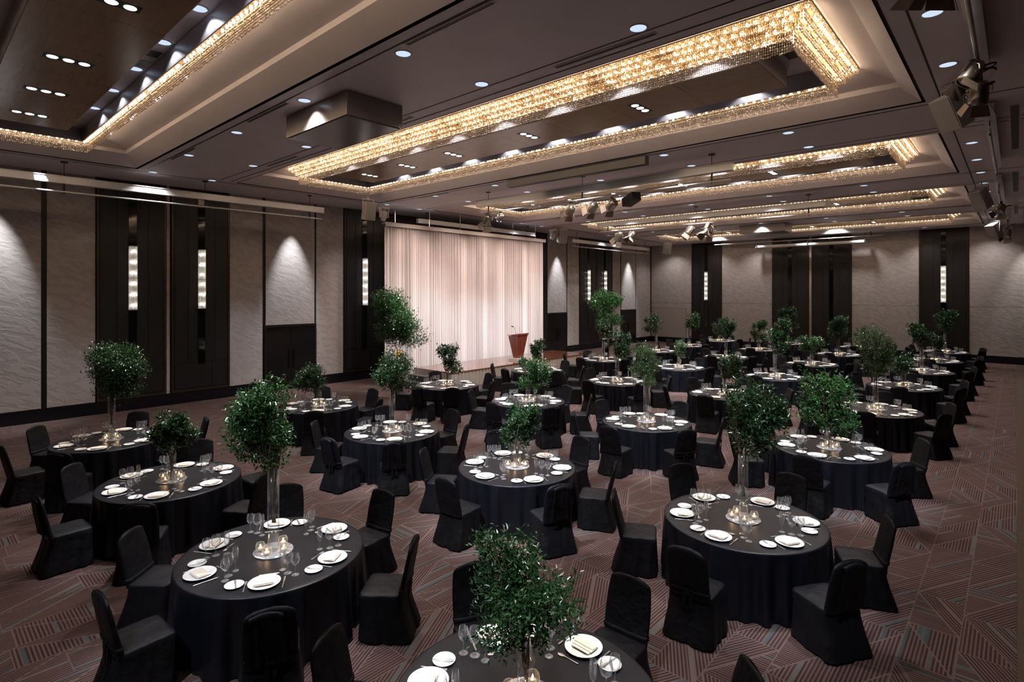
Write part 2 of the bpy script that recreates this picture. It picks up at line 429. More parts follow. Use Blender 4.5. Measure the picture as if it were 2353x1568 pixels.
for u0, u1 in ((YN, 2.58), (2.68, 3.77), (7.42, 8.53), (10.52, 11.67), (26.29, 27.47), (31.15, 32.18), (34.22, 36.27)): light_panel(FL, wl, u0, u1)
for u0, u1 in ((8.62, 10.47), (24.42, 26.22), (32.28, 34.16)): light_panel(FL, wl, u0, u1, 2.34, 6.8)
light_panel(FL, wl, 5.55, 5.66, .36, 6.8)
cen = {}
for k, (u0, u1) in dict(A=(3.79, 5.53), B=(5.69, 7.40), C=(11.69, 13.5), Z=(22.6, 24.38), D=(27.49, 29.29), E=(29.33, 31.13)).items(): cen[k] = dark_panel(FL, wl, u0, u1)
door(FL, wl, 8.58, 10.52, 'black double door in the stage-side wall before the curtain')
door(FL, wl, 24.38, 26.26, 'black double door in the stage-side wall just past the curtain')
door(FL, wl, 32.24, 34.2, 'black double door in the stage-side wall close to the far corner')
for u0, u1 in ((-19.45, -16.42), (-14.35, -11.22), (-6.94, -3.84), (-1.79, 4.5)):
    light_panel(FF, wf, u0, u1, 2.78); light_panel(FF, wf, u0, u1, .36, 2.765)
light_panel(FF, wf, -9.15, -9.0)
for k, (u0, u1) in dict(F=(-16.4, -14.37), G=(-11.2, -9.17), H=(-8.98, -6.96), I=(-3.82, -1.81)).items(): cen[k] = dark_panel(FF, wf, u0, u1)
# flush service door in the far wall
o = thing('door_4', 'flush wallcovered service door in the far wall by the corner', 'door', (-18.08, YF, 0)); o['kind'] = 'structure'
mb = MB(); mb.box(-1.25, 1.25, -.012, -.002, .37, 2.37)
ob('door_leaf', mb.mesh('door_leaf', M['plain']), o)
mb = MB(); mb.box(-1.265, 1.265, -.012, -.001, 2.372, 2.39); mb.box(-1.27, -1.255, -.012, -.001, .37, 2.39); mb.box(1.255, 1.27, -.012, -.001, .37, 2.39)
ob('door_gap', mb.mesh('door_gap', M['groove']), o)
def baseb(name, segs, fr):
    mb = MB()
    for u0, u1 in segs: fr.box(mb, u0, u1, 0, .355, -.03, .02)
    struct(name, mb.mesh(name, M['base']))
baseb('baseboard_left', [(YN, 8.57), (10.53, 24.37), (26.27, 32.23), (34.21, YF-.02)], FL)
baseb('baseboard_far', [(XL+.02, XR)], FF)

# ---------------------------------------------------------------- stage
mb = MB(); mb.box(-17.25, -15.08, 13.35, 21.95, .55, .60)
st = thing('stage', 'low platform with polished red-brown top and pleated beige skirt before white curtain', 'stage')
ob('stage_deck', mb.mesh('stage_deck', M['stagewood']), st)
pts = []
def skirt_line(p, q, n):
    out = []
    for i in range(n):
        t = i/n; k = i % 8
        off = (.0, .012, .016, .016, .016, .014, .004, -.012)[k]
        dx, dy = q[0]-p[0], q[1]-p[1]; l = math.hypot(dx, dy)
        out.append((p[0]+dx*t + dy/l*off, p[1]+dy*t - dx/l*off))
    return out
path = skirt_line((-17.25, 13.36), (-15.10, 13.36), 96) + skirt_line((-15.10, 13.36), (-15.10, 21.94), 384) + skirt_line((-15.10, 21.94), (-17.25, 21.94), 96) + [(-17.25, 21.94)]
mb = MB(); mb.grid([[(x, y, z) for x, y in path] for z in (.004, .56)], 0, False)
ob('stage_skirt', mb.mesh('stage_skirt', M['skirt']), st)
t = thing('stage_steps', 'dark grey two-tread step block at the near end of the stage', 'steps', (-16.55, 12.95, 0))
mb = MB(); mb.box(-.5, .5, -.02, .34, 0, .40); ob('upper_tread', mb.mesh('upper_tread', M['stepgrey']), t)
mb = MB(); mb.box(-.5, .5, -.32, -.025, 0, .20); ob('lower_tread', mb.mesh('lower_tread', M['stepgrey']), t)

cu = thing('stage_curtain', 'tall white pleated backdrop curtain behind the stage', 'curtain', (-17.47, 16.9, 0))
P2 = []
n = 760
yy = np.linspace(-4.75, 4.62, n)
ph = np.cumsum(np.clip(RNG.normal(.7, .12, n)+.32*np.sin(yy*7.3+2*np.sin(yy*2.7)), .2, 1.3))
dep = .014+.13*np.clip(.45+.55*np.sin(yy*5.3+1.5*np.sin(yy*1.9))*np.sin(yy*2.3+.6), 0, 1)
off = dep*np.sin(ph)
for z in (.03, 1.5, 3.0, 4.6, 6.0):
    k = 1.15-.35*z/6
    P2.append([(float(off[i]*k), float(yy[i]), z) for i in range(n)])
mb = MB(); mb.grid(P2); ob('curtain_fabric', mb.mesh('curtain_fabric', M['curtain']), cu)
mb = MB(); mb.box(.135, .16, -4.78, 4.66, 5.97, 6.12); ob('header_band', mb.mesh('header_band', M['valance']), cu)
mb = MB(); mb.box(-.10, .13, -4.8, 4.68, 6.06, 6.10)
for y in np.linspace(-4.25, 4.05, 6): mb.cyl((0, y, 6.1), (0, y, 6.8), .012, n=6)
ob('curtain_track', mb.mesh('curtain_track', M['batten']), cu)

# lectern
t = thing('lectern', 'red-brown tapered wooden lectern standing on the stage before the curtain', 'lectern', (-15.85, 17.85, .60))
mb = MB()
def frus(mb, w0, d0, z0, w1, d1, z1, mat=0, sl=0.0):
    a = [(-w0, -d0, z0), (w0, -d0, z0), (w0, d0, z0), (-w0, d0, z0)]; b = [(-w1, -d1, z1-sl), (w1, -d1, z1+sl), (w1, d1, z1+sl), (-w1, d1, z1-sl)]
    mb.add(a+b, [(0,3,2,1),(4,5,6,7),(0,1,5,4),(1,2,6,5),(2,3,7,6),(3,0,4,7)], mat)
frus(mb, .13, .17, .09, .27, .33, 1.07, 0, .05); ob('lectern_body', mb.mesh('lectern_body', M['lectern']), t)
mb = MB(); frus(mb, .29, .35, 1.075, .29, .35, 1.10, 0, .05); ob('reading_top', mb.mesh('reading_top', M['lectern']), t)
mb = MB(); mb.box(-.28, .28, -.32, .32, 0, .085); ob('plinth', mb.mesh('plinth', M['acrylic']), t)
mb = MB(); mb.tube([(-.1, -.05, 1.1), (-.11, -.06, 1.25), (-.13, -.07, 1.36), (-.19, -.1, 1.42)], .007)
mb.cyl((-.18, -.1, 1.415), (-.27, -.13, 1.44), .02, .024, n=8); ob('gooseneck_microphone', mb.mesh('gooseneck_microphone', M['blackmetal']), t)

# ---------------------------------------------------------------- sconces
def make_sconce(fr, u, label):
    o = thing('wall_sconce', label, 'wall lamp', fr.p(u, 2.98, .05), group='tall ribbed glass sconces')
    rot = 0 if fr.side == 'L' else -math.pi/2
    o.rotation_euler = (0, 0, rot)
    for nme, me in SCM: ob(nme, me, o)
    for z in SCZ: ob('bulb', SCB, o, (.075, 0, z))
SCZ = [.14+.318*i for i in range(6)]
mb = MB(); mb.box(.004, .02, -.115, .115, 0, 1.88); mb.box(.02, .13, -.105, .105, -.02, 0); mb.box(.02, .13, -.105, .105, 1.88, 1.90); SC1 = mb.mesh('sconce_backplate', M['chrome'])
mb = MB()
for z0, z1 in ((.004, .935), (.945, 1.876)):
    for i in range(12):
        a = -math.pi/2 + math.pi*i/11
        mb.cyl((.03+.10*math.cos(a), .10*math.sin(a), z0), (.03+.10*math.cos(a), .10*math.sin(a), z1), .0115, n=6, caps=False)
SC2 = mb.mesh('ribbed_glass_tubes', M['sconceglass'])
mb = MB(); mb.sphere((0, 0, 0), .036, 10, 8); SCB = mb.mesh('sconce_bulb', M['sconcebulb'])
SCM = [('backplate', SC1), ('ribbed_glass', SC2)]
for k, fr, lab in (('A', FL, 'lit ribbed glass wall sconce on the first dark panel of the stage wall'),
                   ('B', FL, 'lit ribbed glass wall sconce on dark panel beside the first double door'),
                   ('C', FL, 'lit ribbed glass wall sconce between black door and stage curtain'),
                   ('D', FL, 'lit ribbed glass wall sconce past the curtain, on the panel next the door'),
                   ('E', FL, 'lit ribbed glass wall sconce past the curtain, second of that pair'),
                   ('F', FF, 'lit ribbed glass wall sconce on the far wall by the corner door'),
                   ('I', FF, 'lit ribbed glass wall sconce on the far wall at the aisle end')):
    make_sconce(fr, cen[k], lab)

# ---------------------------------------------------------------- chandeliers
def ring_points(r, sp):
    out = []
    c = [(r[0], r[2]), (r[1], r[2]), (r[1], r[3]), (r[0], r[3])]
    for i in range(4):
        p, q = c[i], c[(i+1) % 4]; l = math.hypot(q[0]-p[0], q[1]-p[1]); n = max(1, round(l/sp))
        for k in range(n): out.append((p[0]+(q[0]-p[0])*k/n, p[1]+(q[1]-p[1])*k/n))
    return np.array(out)
CC = ((CO[0]+CO[1])/2, (CO[2]+CO[3])/2)
CR = (CO[0]-CC[0], CO[1]-CC[0], CO[2]-CC[1], CO[3]-CC[1])
CURT = [(0, 7.285, 7.185, 'crystal'), (.083, 7.225, 7.09, 'crystal'), (.166, 7.14, 7.0, 'crystal'), (.25, 7.06, 6.915, 'crystal'), (.256, 6.925, 6.77, 'crystalclear'), (.358, 7.05, 7.015, 'crystal')]
def crystal_rows(k):
    o_, zt, zb, mk = CURT[k]
    pts = ring_points(inset(CR, o_), .031)
    nd = 1 if k == 5 else (4 if k == 4 else 3)
    V = []; F = []
    base = np.array([(0, 0, 1), (1, 0, 0), (0, 1, 0), (-1, 0, 0), (0, -1, 0), (0, 0, -1)], float)
    fc = np.array([(0, 1, 2), (0, 2, 3), (0, 3, 4), (0, 4, 1), (5, 2, 1), (5, 3, 2), (5, 4, 3), (5, 1, 4)])
    hh = (zt-zb)/nd; cnt = 0
    for d in range(nd):
        a = RNG.uniform(0, math.pi, len(pts)); jz = RNG.uniform(-.012, .012, len(pts)) if d == nd-1 else np.zeros(len(pts))
        w = .0145 if d < nd-1 else .0165
        zc = zt-hh*(d+.5)
        b = np.repeat(base[None], len(pts), 0)*np.array([w, w, hh*.52])
        c, s = np.cos(a)[:, None], np.sin(a)[:, None]
        X = b[:, :, 0]*c-b[:, :, 1]*s + pts[:, 0:1]; Y = b[:, :, 0]*s+b[:, :, 1]*c + pts[:, 1:2]; Z = b[:, :, 2]+zc+jz[:, None]
        V.append(np.stack([X, Y, Z], -1).reshape(-1, 3))
        F.append((fc[None]+(np.arange(len(pts))*6)[:, None, None]+cnt).reshape(-1, 3)); cnt += 6*len(pts)
    return np_mesh('crystal_curtain', np.concatenate(V), np.concatenate(F), M[mk])
CRY = [crystal_rows(k) for k in range(6)]
mb = MB()
for k in range(4):
    a, b = inset(CR, RO[k]), inset(CR, RO[k+1])
    ring(mb, a, ZT[k], b, ZT[k])
    ring(mb, b, ZT[k], b, ZT[k+1])
HOUS = mb.mesh('gold_housing', M['gold'])
mb = MB()
f0, f1 = inset(CR, .372), inset(CR, .362)
ring(mb, f0, 7.30, f0, 7.0); ring(mb, f0, 7.0, f1, 7.0); ring(mb, f1, 7.0, f1, 7.03)
for k in range(5):
    a = inset(CR, RO[k]-.006); b = inset(CR, RO[k]+.006); zz = ZT[k]
    ring(mb, a, zz-.012, b, zz-.012); ring(mb, a, zz, a, zz-.012); ring(mb, b, zz-.012, b, zz)
FACE = mb.mesh('inner_fascia', M['fitting'])
def bulb_at(mb, p): mb.sphere(p, .021, 6, 5, 0, 1.35)
mb = MB(); mb.sphere((0, 0, 0), .022, 8, 6, 0, 1.35); BULB = mb.mesh('bulb', M['bulb'])
BP = []
for k in range(4):
    for i, (x, y) in enumerate(ring_points(inset(CR, (RO[k]+RO[k+1])/2), .13)):
        if RNG.uniform() < .12: continue
        jx, jy = RNG.uniform(-.035, .035, 2); ed = abs(abs(x)-abs(CR[0])) < .35
        BP.append((float(x+(0 if ed else jx)), float(y+(jy if ed else 0)), ZT[k]-.055))
CH_L = ['gold crystal rectangular chandelier nearest overhead, partly out of view above veneer panel'.replace('nearest overhead', 'overhead'),
        'largest fully seen rectangular gold crystal chandelier, beside the ceiling box',
        'rectangular gold crystal chandelier, next one beyond the large complete one',
        'slim gold crystal chandelier, second beyond the large complete one',
        'last gold crystal chandelier, beside the far wall']
for i, dy in enumerate(TRAY):
    ch = thing('chandelier', CH_L[i], 'chandelier', (CC[0], CC[1]+dy, 0), group='rectangular crystal chandeliers')
    ob('housing', HOUS, ch); ob('inner_fascia', FACE, ch)
    for k in range(6):
        c = ob('crystal_curtain', CRY[k], ch); c['kind'] = 'stuff'
    near = set()
    if i < 3:
        sc = []
        for j, (x, y, z) in enumerate(BP):
            X, Y = x+CC[0], y+CC[1]+dy; d = depth(X, Y); r = RT[0]*X+RT[1]*Y
            px, py = CX+r/max(d, .01)*FPX, HY-(z-CAMH)/max(d, .01)*FPX
            vis = d > .5 and 0 < px < 2353 and 0 < py < 1568
            if vis: sc.append((d, j))
        near = {j for d, j in sorted(sc)[:100]}
        for j in sorted(near): ob('bulb', BULB, ch, BP[j])
    mb = MB()
    for j, p in enumerate(BP):
        if j not in near: mb.sphere(p, .022, 5, 4, 0, 1.35)
    b = ob('bulb_strings', mb.mesh('bulb_strings', M['bulb']), ch); b['kind'] = 'stuff'

# ---------------------------------------------------------------- lights helpers
def spot(loc, target, power, ang, blend=.6, rad=.05, col=(1, .96, .92)):
    l = bpy.data.lights.new('spot_lamp', 'SPOT'); l.energy = power; l.spot_size = R(ang); l.spot_blend = blend
    l.shadow_soft_size = rad; l.color = col
    o = bpy.data.objects.new('spot_lamp', l); COL.objects.link(o); o.location = loc
    d = Vector(target)-Vector(loc); o.rotation_euler = d.to_track_quat('-Z', 'Y').to_euler(); return o
def area(loc, dirv, sx, sy, power, col):
    l = bpy.data.lights.new('strip_lamp', 'AREA'); l.shape = 'RECTANGLE'; l.size = sx; l.size_y = sy; l.energy = power; l.color = col
    o = bpy.data.objects.new('strip_lamp', l); COL.objects.link(o); o.location = loc
    z = -Vector(dirv).normalized(); up = Vector((0, 0, 1)); x = up.cross(z).normalized(); y = z.cross(x)
    o.rotation_euler = Matrix((x, y, z)).transposed().to_euler(); return o
WARM = (1, .75, .52)
for i, dy in enumerate(TRAY):
    for o_, z, PW, wd, tilt in ((.045, 7.215, 2.3, .035, -.15), (.125, 7.15, .55, .03, -.35), (.21, 7.07, .55, .03, -.35)):
        if i > 2 and o_ > .1: continue
        r = inset(shift(CO, dy), o_)
        LX, LY = r[1]-r[0], r[3]-r[2]; cx, cy = (r[0]+r[1])/2, (r[2]+r[3])/2
        area((cx, r[2], z), (0, -1, tilt), LX, wd, PW*LX, WARM); area((cx, r[3], z), (0, 1, tilt), LX, wd, PW*LX, WARM)
        area((r[0], cy, z), (-1, 0, tilt), LY, wd, PW*LY, WARM); area((r[1], cy, z), (1, 0, tilt), LY, wd, PW*LY, WARM)
    r = inset(shift(CO, dy), .31); z = 7.05
    LX, LY = r[1]-r[0], r[3]-r[2]
    PW = .42
    area((cx, r[2], z), (0, -.2, -1), LX, .07, PW*LX, WARM); area((cx, r[3], z), (0, .2, -1), LX, .07, PW*LX, WARM)
    area((r[0], cy, z), (-.2, 0, -1), LY, .07, PW*LY, WARM); area((r[1], cy, z), (.2, 0, -1), LY, .07, PW*LY, WARM)

# ---------------------------------------------------------------- recessed fittings
ORD = ['first', 'second', 'third', 'fourth', 'fifth', 'sixth', 'seventh', 'eighth', 'ninth', 'tenth', 'eleventh', 'twelfth', 'thirteenth', 'fourteenth', 'fifteenth', 'sixteenth', 'seventeenth', 'eighteenth']
def dl_meshes(r):
    mb = MB(); mb.lathe([(r*1.18, 0), (r*1.18, -.006), (r*1.02, -.008), (r, .0), (r*.96, .0)], 20); a = mb.mesh('downlight_rim', M['white'])
    mb = MB(); mb.lathe([(0, -.002), (r*.97, -.002)], 20, 0, False)
    mb2 = MB(); mb2.add([(r*.97*math.cos(2*math.pi*i/20), r*.97*math.sin(2*math.pi*i/20), -.003) for i in range(20)], [tuple(range(20))[::-1]])
    return a, mb2.mesh('downlight_lens', M['lens'])
DLA, DLB = dl_meshes(.105)
def downlight(x, y, z, label, group):
    o = thing('recessed_downlight', label, 'downlight', (x, y, z), group=group)
    ob('rim', DLA, o); ob('lens', DLB, o)
DX = [-17.57, -14.75, -11.92, -9.07, -6.28, -3.5]
GAPN = ['ceiling strip beside the grey box', 'second ceiling strip from front', 'third ceiling strip from front', 'fourth ceiling strip from front']
for g in range(4):
    for ri, y0 in enumerate((4.68, 6.2)):
        for xi, x in enumerate(DX):
            y = y0+g*PER
            if g in (0, 3) and xi == 3 and ri == 1: continue
            if g == 1 and ri == 0 and xi == 3: y += .0
            downlight(x, y, ZC, '%s round downlight from stage wall, %s line, %s' % (ORD[xi], ('near', 'far')[ri], GAPN[g]), 'downlights in the ceiling strips')
            if ri == 0 or g: spot((x, y, ZC-.05), (x, y, 0), 140 if xi == 0 else 320, 115, .8, .06, (1, .92, .89))
for i, y in enumerate([6.2, 8.2, 10.2, 12.1, 13.9, 15.9, 18.0, 20.0, 22.0, 24.0, 26.0, 28.0, 30.0, 32.0, 34.0]):
    downlight(-.74, y, ZC, '%s round downlight from front above the aisle carpet edge' % ORD[i], 'downlights above the aisle')
    if i % 2: spot((-.74, y, ZC-.05), (-.74, y, 0), 80, 100, .7, .06, (1, .91, .86))
for xi, x in enumerate(DX+[-.9]):  # extra fittings and lamps, added only to brighten the far wall
    downlight(x, 35.15, ZC, '%s added round downlight from stage wall in the line brightening the far wall' % ORD[xi], 'added downlights brightening the far wall')
    spot((x, 35.15, ZC-.05), (x, 35.3, 0), 150, 120, .9, .06, (1, .92, .88))
# downlights in the slot round each veneer panel
GX = [-14.06+1.49*i for i in range(8)]
for i, dy in enumerate(TRAY[:4]):
    for ri, y in enumerate((.75, 2.69)):
        if i == 0 and ri == 0: continue
        for xi, x in enumerate(GX):
            downlight(x, y+dy, 7.297, '%s downlight from stage end, %s edge of %s ceiling veneer panel' % (ORD[xi], ('near', 'far')[ri], ORD[i]), 'downlights round the veneer panels')
            if i < 3: spot((x, y+dy, 7.25), (x, y+dy, 0), 16, 130, .3, .03, (.93, .95, 1))
# triple fittings in the veneer
mb = MB(); mb.box(-.10, .10, -.30, .30, -.004, .0); TRB = mb.mesh('triple_housing', M['vent'])
mb = MB(); mb.lathe([(0, -.008), (.066, -.008), (.070, -.004)], 16); TRL = mb.mesh('triple_lamp', M['spotlens'])
TX = [-14.2, -12.4, -10.5, -8.0, -5.25]
for i, dy in enumerate(TRAY):
    for xi, x in enumerate(TX):
        o = thing('triple_downlight', '%s three-lamp fitting from stage end in the %s veneer ceiling panel' % (ORD[xi], ORD[i]), 'ceiling light', (x, 1.7+dy, 6.97), group='three-lamp fittings in the veneer panels')
        ob('housing', TRB, o)
        for k in (-.19, 0, .19): ob('lamp', TRL, o, (0, k, 0))
# vents
def vent(x0, x1, y0, y1, z, label, group=None):
    o = thing('air_vent', label, 'air vent', ((x0+x1)/2, (y0+y1)/2, z), group=group)
    w, h = (x1-x0)/2, (y1-y0)/2
    mb = MB(); mb.box(-w, w, -h, h, -.006, 0); ob('vent_opening', mb.mesh('vent_opening', M['vent']), o)
    mb = MB(); mb.box(-w-.015, w+.015, -h-.015, -h, -.01, 0); mb.box(-w-.015, w+.015, h, h+.015, -.01, 0); mb.box(-w-.015, -w, -h, h, -.01, 0); mb.box(w, w+.015, -h, h, -.01, 0)
    ob('vent_frame', mb.mesh('vent_frame', M['ceil']), o)
for i, dy in enumerate(TRAY[:4]):
    for k, y in enumerate((1.2, 1.75)):
        vent(-2.76, -2.42, y+dy, y+dy+.32, 7.297, '%s square black vent at the aisle end of the %s veneer panel' % (('near', 'far')[k], ORD[i]), 'square vents by the veneer panels')
    for k, x in enumerate((-10.9, -10.3)):
        if i == 0: vent(x, x+.3, 2.50, 2.80, 7.297, '%s square vent beside the downlights of the overhead veneer panel' % ('first', 'second')[k])
for i in range(3):
    for k, x in enumerate((-15.5, -11.0, -6.0)):
        if i == 1 and k: continue
        vent(x, x+1.6, 4.50+i*PER, 4.56+i*PER, ZC, '%s slot vent from the stage end, %s ceiling strip, near edge' % (ORD[k], ORD[i]), 'slot vents in the ceiling strips')
        vent(x+1.0, x+2.6, 6.43+i*PER, 6.50+i*PER, ZC, '%s slot vent from the stage end, %s ceiling strip, far edge' % (ORD[k], ORD[i]), 'slot vents in the ceiling strips')
for k, (y0, y1) in enumerate(((13.2, 17.2), (20.5, 24.5), (28.5, 31.5))):
    vent(-.09, .03, y0, y1, ZC, '%s long black slot vent above the carpet edge' % ORD[k], 'long slot vents by the aisle')

# soffit boxes (projector housings)
for k, dy in enumerate((0, 3*PER)):
    t = thing('projector_housing', ('large satin grey-brown box hanging under the ceiling near the chandelier', 'distant satin box under the ceiling beside the last chandelier')[k], 'ceiling box', (-9.1, 5.43+dy, 6.38))
    mb = MB(); mb.box(-1.05, 1.05, -.55, .55, .015, .415); ob('hanging_shell', mb.mesh('housing_shell', M['box']), t)
    mb = MB(); mb.box(-1.02, 1.02, -.52, .52, 0, .012); ob('bottom_lid', mb.mesh('bottom_lid', M['box']), t)

# ---------------------------------------------------------------- rigging
def batten(label, p0, p1, pipe=True, two=False):
    """a brushed beam with a pipe under it, hung from rods"""
    p0 = Vector(p0); p1 = Vector(p1); L = (p1-p0).length; c = (p0+p1)/2
    rz = math.atan2(p1.y-p0.y, p1.x-p0.x)
    o = thing('lighting_batten', label, 'lighting batten', c, rz, 'hanging lighting battens')
    h = L/2
    mb = MB(); mb.box(-h, h, -.07, .07, -.02, .13); mb.box(-h, h, -.085, .085, .13, .15); mb.box(-h, h, -.085, .085, -.035, -.02)
    ob('beam', mb.mesh('batten_beam', M['batten']), o)
    nr = max(2, int(L/2.6))
    if pipe:
        mb = MB(); mb.cyl((-h+.1, 0, -.24), (h-.05, 0, -.24), .024, n=8)
        ob('pipe', mb.mesh('batten_pipe', M['batten']), o)
        for k in range(nr):
            x = -h+.5+(L-1)*k/(nr-1)
            mb = MB(); mb.box(x-.02, x+.02, -.008, .008, -.265, -.03); mb.cyl((x, 0, -.30), (x, 0, -.21), .012, n=6)
            ob('pipe_hook', mb.mesh('pipe_hook', M['blackmetal']), o)
    for k in range(nr):
        x = -h+.5+(L-1)*k/(nr-1)
        mb = MB(); mb.cyl((x, 0, .15), (x, 0, ZC-c.z-.01), .008, n=6); mb.cyl((x, 0, ZC-c.z-.02), (x, 0, ZC-c.z), .08, n=12)
        ob('hanger_rod', mb.mesh('hanger_rod', M['blackmetal']), o)
    return o
batten('long brushed batten along the stage wall before the first dark panels', (-17.85, -1.0, 6.28), (-17.85, 9.9, 6.28))
batten('brushed batten hanging over the white stage curtain', (-18.1, 14.2, 6.36), (-18.1, 21.6, 6.36))
batten('brushed batten along the stage wall past the curtain', (-18.1, 24.8, 6.28), (-18.1, 33.4, 6.28))
batten('long cross batten carrying four spotlights beyond the large chandelier', (-13.4, 13.05, 6.38), (-4.9, 13.05, 6.38))
batten('cross batten with spotlights, two chandeliers beyond the large one', (-13.6, 20.6, 6.38), (-4.7, 20.6, 6.38))
batten('cross batten before the last chandelier', (-12.2, 29.6, 6.30), (-4.4, 29.6, 6.30))
batten('aisle batten overhead, carrying the big barn door spotlights', (-.36, 3.5, 6.60), (-.36, 10.4, 6.60))
batten('aisle batten beyond the white speaker, no lamps on it', (-.36, 12.6, 6.60), (-.36, 18.2, 6.60))
batten('aisle batten third from front above the carpet edge', (-.38, 20.4, 6.60), (-.38, 26.0, 6.60))
t = thing('projection_screen', 'long pale rolled screen tube hanging before the far wall', 'projection screen', (-9.0, 35.5, 6.28))
mb = MB(); mb.cyl((-2.9, 0, 0), (2.9, 0, 0), .095, n=14); ob('roller_tube', mb.mesh('roller_tube', M['white']), t)
mb = MB()
for x in (-2.85, 2.85, 0): mb.box(x-.03, x+.03, -.12, .12, -.05, .13); mb.cyl((x, 0, .12), (x, 0, .51), .012, n=6)
ob('hanging_bracket', mb.mesh('screen_bracket', M['blackmetal']), t)
t = thing('screen_case', 'long dark grey screen case fixed under ceiling beyond the large chandelier', 'projection screen', (-8.85, 12.105, 6.58))
mb = MB(); mb.box(-2.25, 2.25, -.095, .095, .0, .205); ob('hanging_case', mb.mesh('case_shell', M['case']), t)
mb = MB(); mb.box(-2.2, 2.2, -.07, -.01, -.006, 0); ob('screen_slot', mb.mesh('screen_slot', M['vent']), t)

def spotlight_meshes():
    mb = MB(); mb.lathe([(0, -.17), (.07, -.17), (.10, -.13), (.115, -.02), (.125, .10), (.13, .16), (.118, .165)], 16); mb.box(-.06, .06, .09, .135, -.12, .05)
    A = mb.mesh('lamp_body', [M['brassy']])
    mb = MB(); mb.lathe([(0, .12), (.115, .14)], 16); B = mb.mesh('lamp_lens', M['china'])
    mb = MB()
    pts = [(-.145, 0, 0), (-.155, .0, -.05), (-.15, .0, -.2), (-.08, 0, -.28), (0, 0, -.30), (.08, 0, -.28), (.15, .0, -.2), (.155, 0, -.05), (.145, 0, 0)]
    mb.tube([(x, y, z) for x, y, z in pts], .011, 6); C = mb.mesh('yoke', M['steel'])
    mb = MB(); mb.add([(-.10, 0, 0), (.10, 0, 0), (.125, .085, .15), (-.125, .085, .15), (-.10, .006, 0), (.10, .006, 0), (.125, .091, .15), (-.125, .091, .15)],
                      [(0,3,2,1),(4,5,6,7),(0,1,5,4),(1,2,6,5),(2,3,7,6),(3,0,4,7)]); D = mb.mesh('barn_door', M['barn'])
    return A, B, C, D
SLA, SLB, SLC, SLD = spotlight_meshes()
def spotlight(label, pos, aim, top, sc=1.0, cable=True, doors=True):
    d = (Vector(aim)-Vector(pos)).normalized(); q = d.to_track_quat('Z', 'Y').to_euler()
    o = thing('stage_spotlight', label, 'spotlight', pos, 0, 'hanging stage spotlights')
    b = ob('lamp_body', SLA, o, rot=q, sc=(sc,)*3)
    ob('lens', SLB, b)
    if doors:
        for k in range(4):
            a = k*math.pi/2
            ob('barn_door', SLD, b, Matrix.Rotation(a, 3, 'Z') @ Vector((0, .125, .165)), a)
    up = top-pos[2]
    mb = MB(); k = .155*sc
    side = Vector((-d.y, d.x, 0)).normalized()
    a, b2 = side*k, -side*k
    mb.tube([a, a+Vector((0, 0, up*.35)), a*.4+Vector((0, 0, up*.62)), b2*.4+Vector((0, 0, up*.62)), b2+Vector((0, 0, up*.35)), b2], .011*sc, 6)
    ob('yoke', mb.mesh('yoke', M['steel']), o)
    mb = MB(); mb.cyl((0, 0, up*.60), (0, 0, up-.01), .012, n=6); mb.box(-.03, .03, -.035, .035, up-.09, up-.012)
    ob('clamp', mb.mesh('clamp', M['blackmetal']), o)
    if cable:
        pts = []
        for i in range(22):
            tt = i/21; an = tt*8.0
            pts.append((-d.x*.12+.16*math.sin(an)*(1-tt*.4)+side.x*.12*tt, -d.y*.12+.12*(1-math.cos(an))*.6-.05, .04+(up-.20)*tt+.06*math.sin(an*1.0)*(1-tt)))
        mb = MB(); mb.tube(pts, .011, 6); ob('power_cable', mb.mesh('power_cable', M['rope']), o)
    return o
STG = (-16.5, 17.5, 2.5)
spotlight('nickel barn door spotlight, first of three together on the cross batten', (-9.55, 13.05, 5.88), STG, 6.11, .98)
spotlight('nickel barn door spotlight, middle one of three on the cross batten', (-8.78, 13.05, 5.88), STG, 6.11, .98)
spotlight('nickel barn door spotlight right beside the black one on the cross batten'.replace('right ', ''), (-8.15, 13.05, 5.88), STG, 6.11, .98)
o = thing('profile_spotlight', 'black boxy spotlight at the end of the spotlight line on the cross batten', 'spotlight', (-7.60, 13.05, 5.95))
d = (Vector((-15, 17, 4.2))-Vector((-7.65, 13.05, 5.95))).normalized(); q = d.to_track_quat('Z', 'Y').to_euler()
mb = MB(); mb.box(-.13, .13, -.11, .11, -.30, .22); ob('lamp_body', mb.mesh('lamp_body', M['blackmetal']), o, rot=q)
mb = MB(); mb.cyl((0, 0, .10), (0, 0, .15), .05, n=8); mb.box(-.03, .03, -.03, .03, .1, .155); ob('clamp', mb.mesh('clamp', M['blackmetal']), o)
spotlight('nickel spotlight at the stage end of the cross batten above the curtain', (-12.95, 13.05, 5.90), (-16.5, 15, 2), 6.11, 1.1)
spotlight('small spotlight with pale blue glass on the cross batten above the curtain', (-12.35, 13.05, 5.92), (-15.2, 13.5, 4.4), 6.11, .75, False, False)
for c in list(bpy.data.objects):
    if c.name.startswith('lens') and c.parent and c.parent.parent and 'pale blue' in c.parent.parent.get('label', ''):
        mb = MB(); mb.box(-.11, .11, -.11, .11, .165, .18); c.data = mb.mesh('blue_lens', M['bluegel'])
spotlight('nickel spotlight over the stage end of the second cross batten', (-12.5, 20.52, 5.885), (-15.5, 22, 2), 6.10, 1.2)
spotlight('small nickel spotlight, second on the second cross batten', (-11.9, 20.52, 5.885), (-13, 18, 2), 6.10, 1.0)
spotlight('nickel spotlight near the middle of the second cross batten', (-9.35, 20.52, 5.882), (-12, 19, 2), 6.10, 1.15)
spotlight('wider nickel spotlight at the middle of the second cross batten', (-8.6, 20.52, 5.880), (-9.4, 18, 2), 6.10, 1.3)
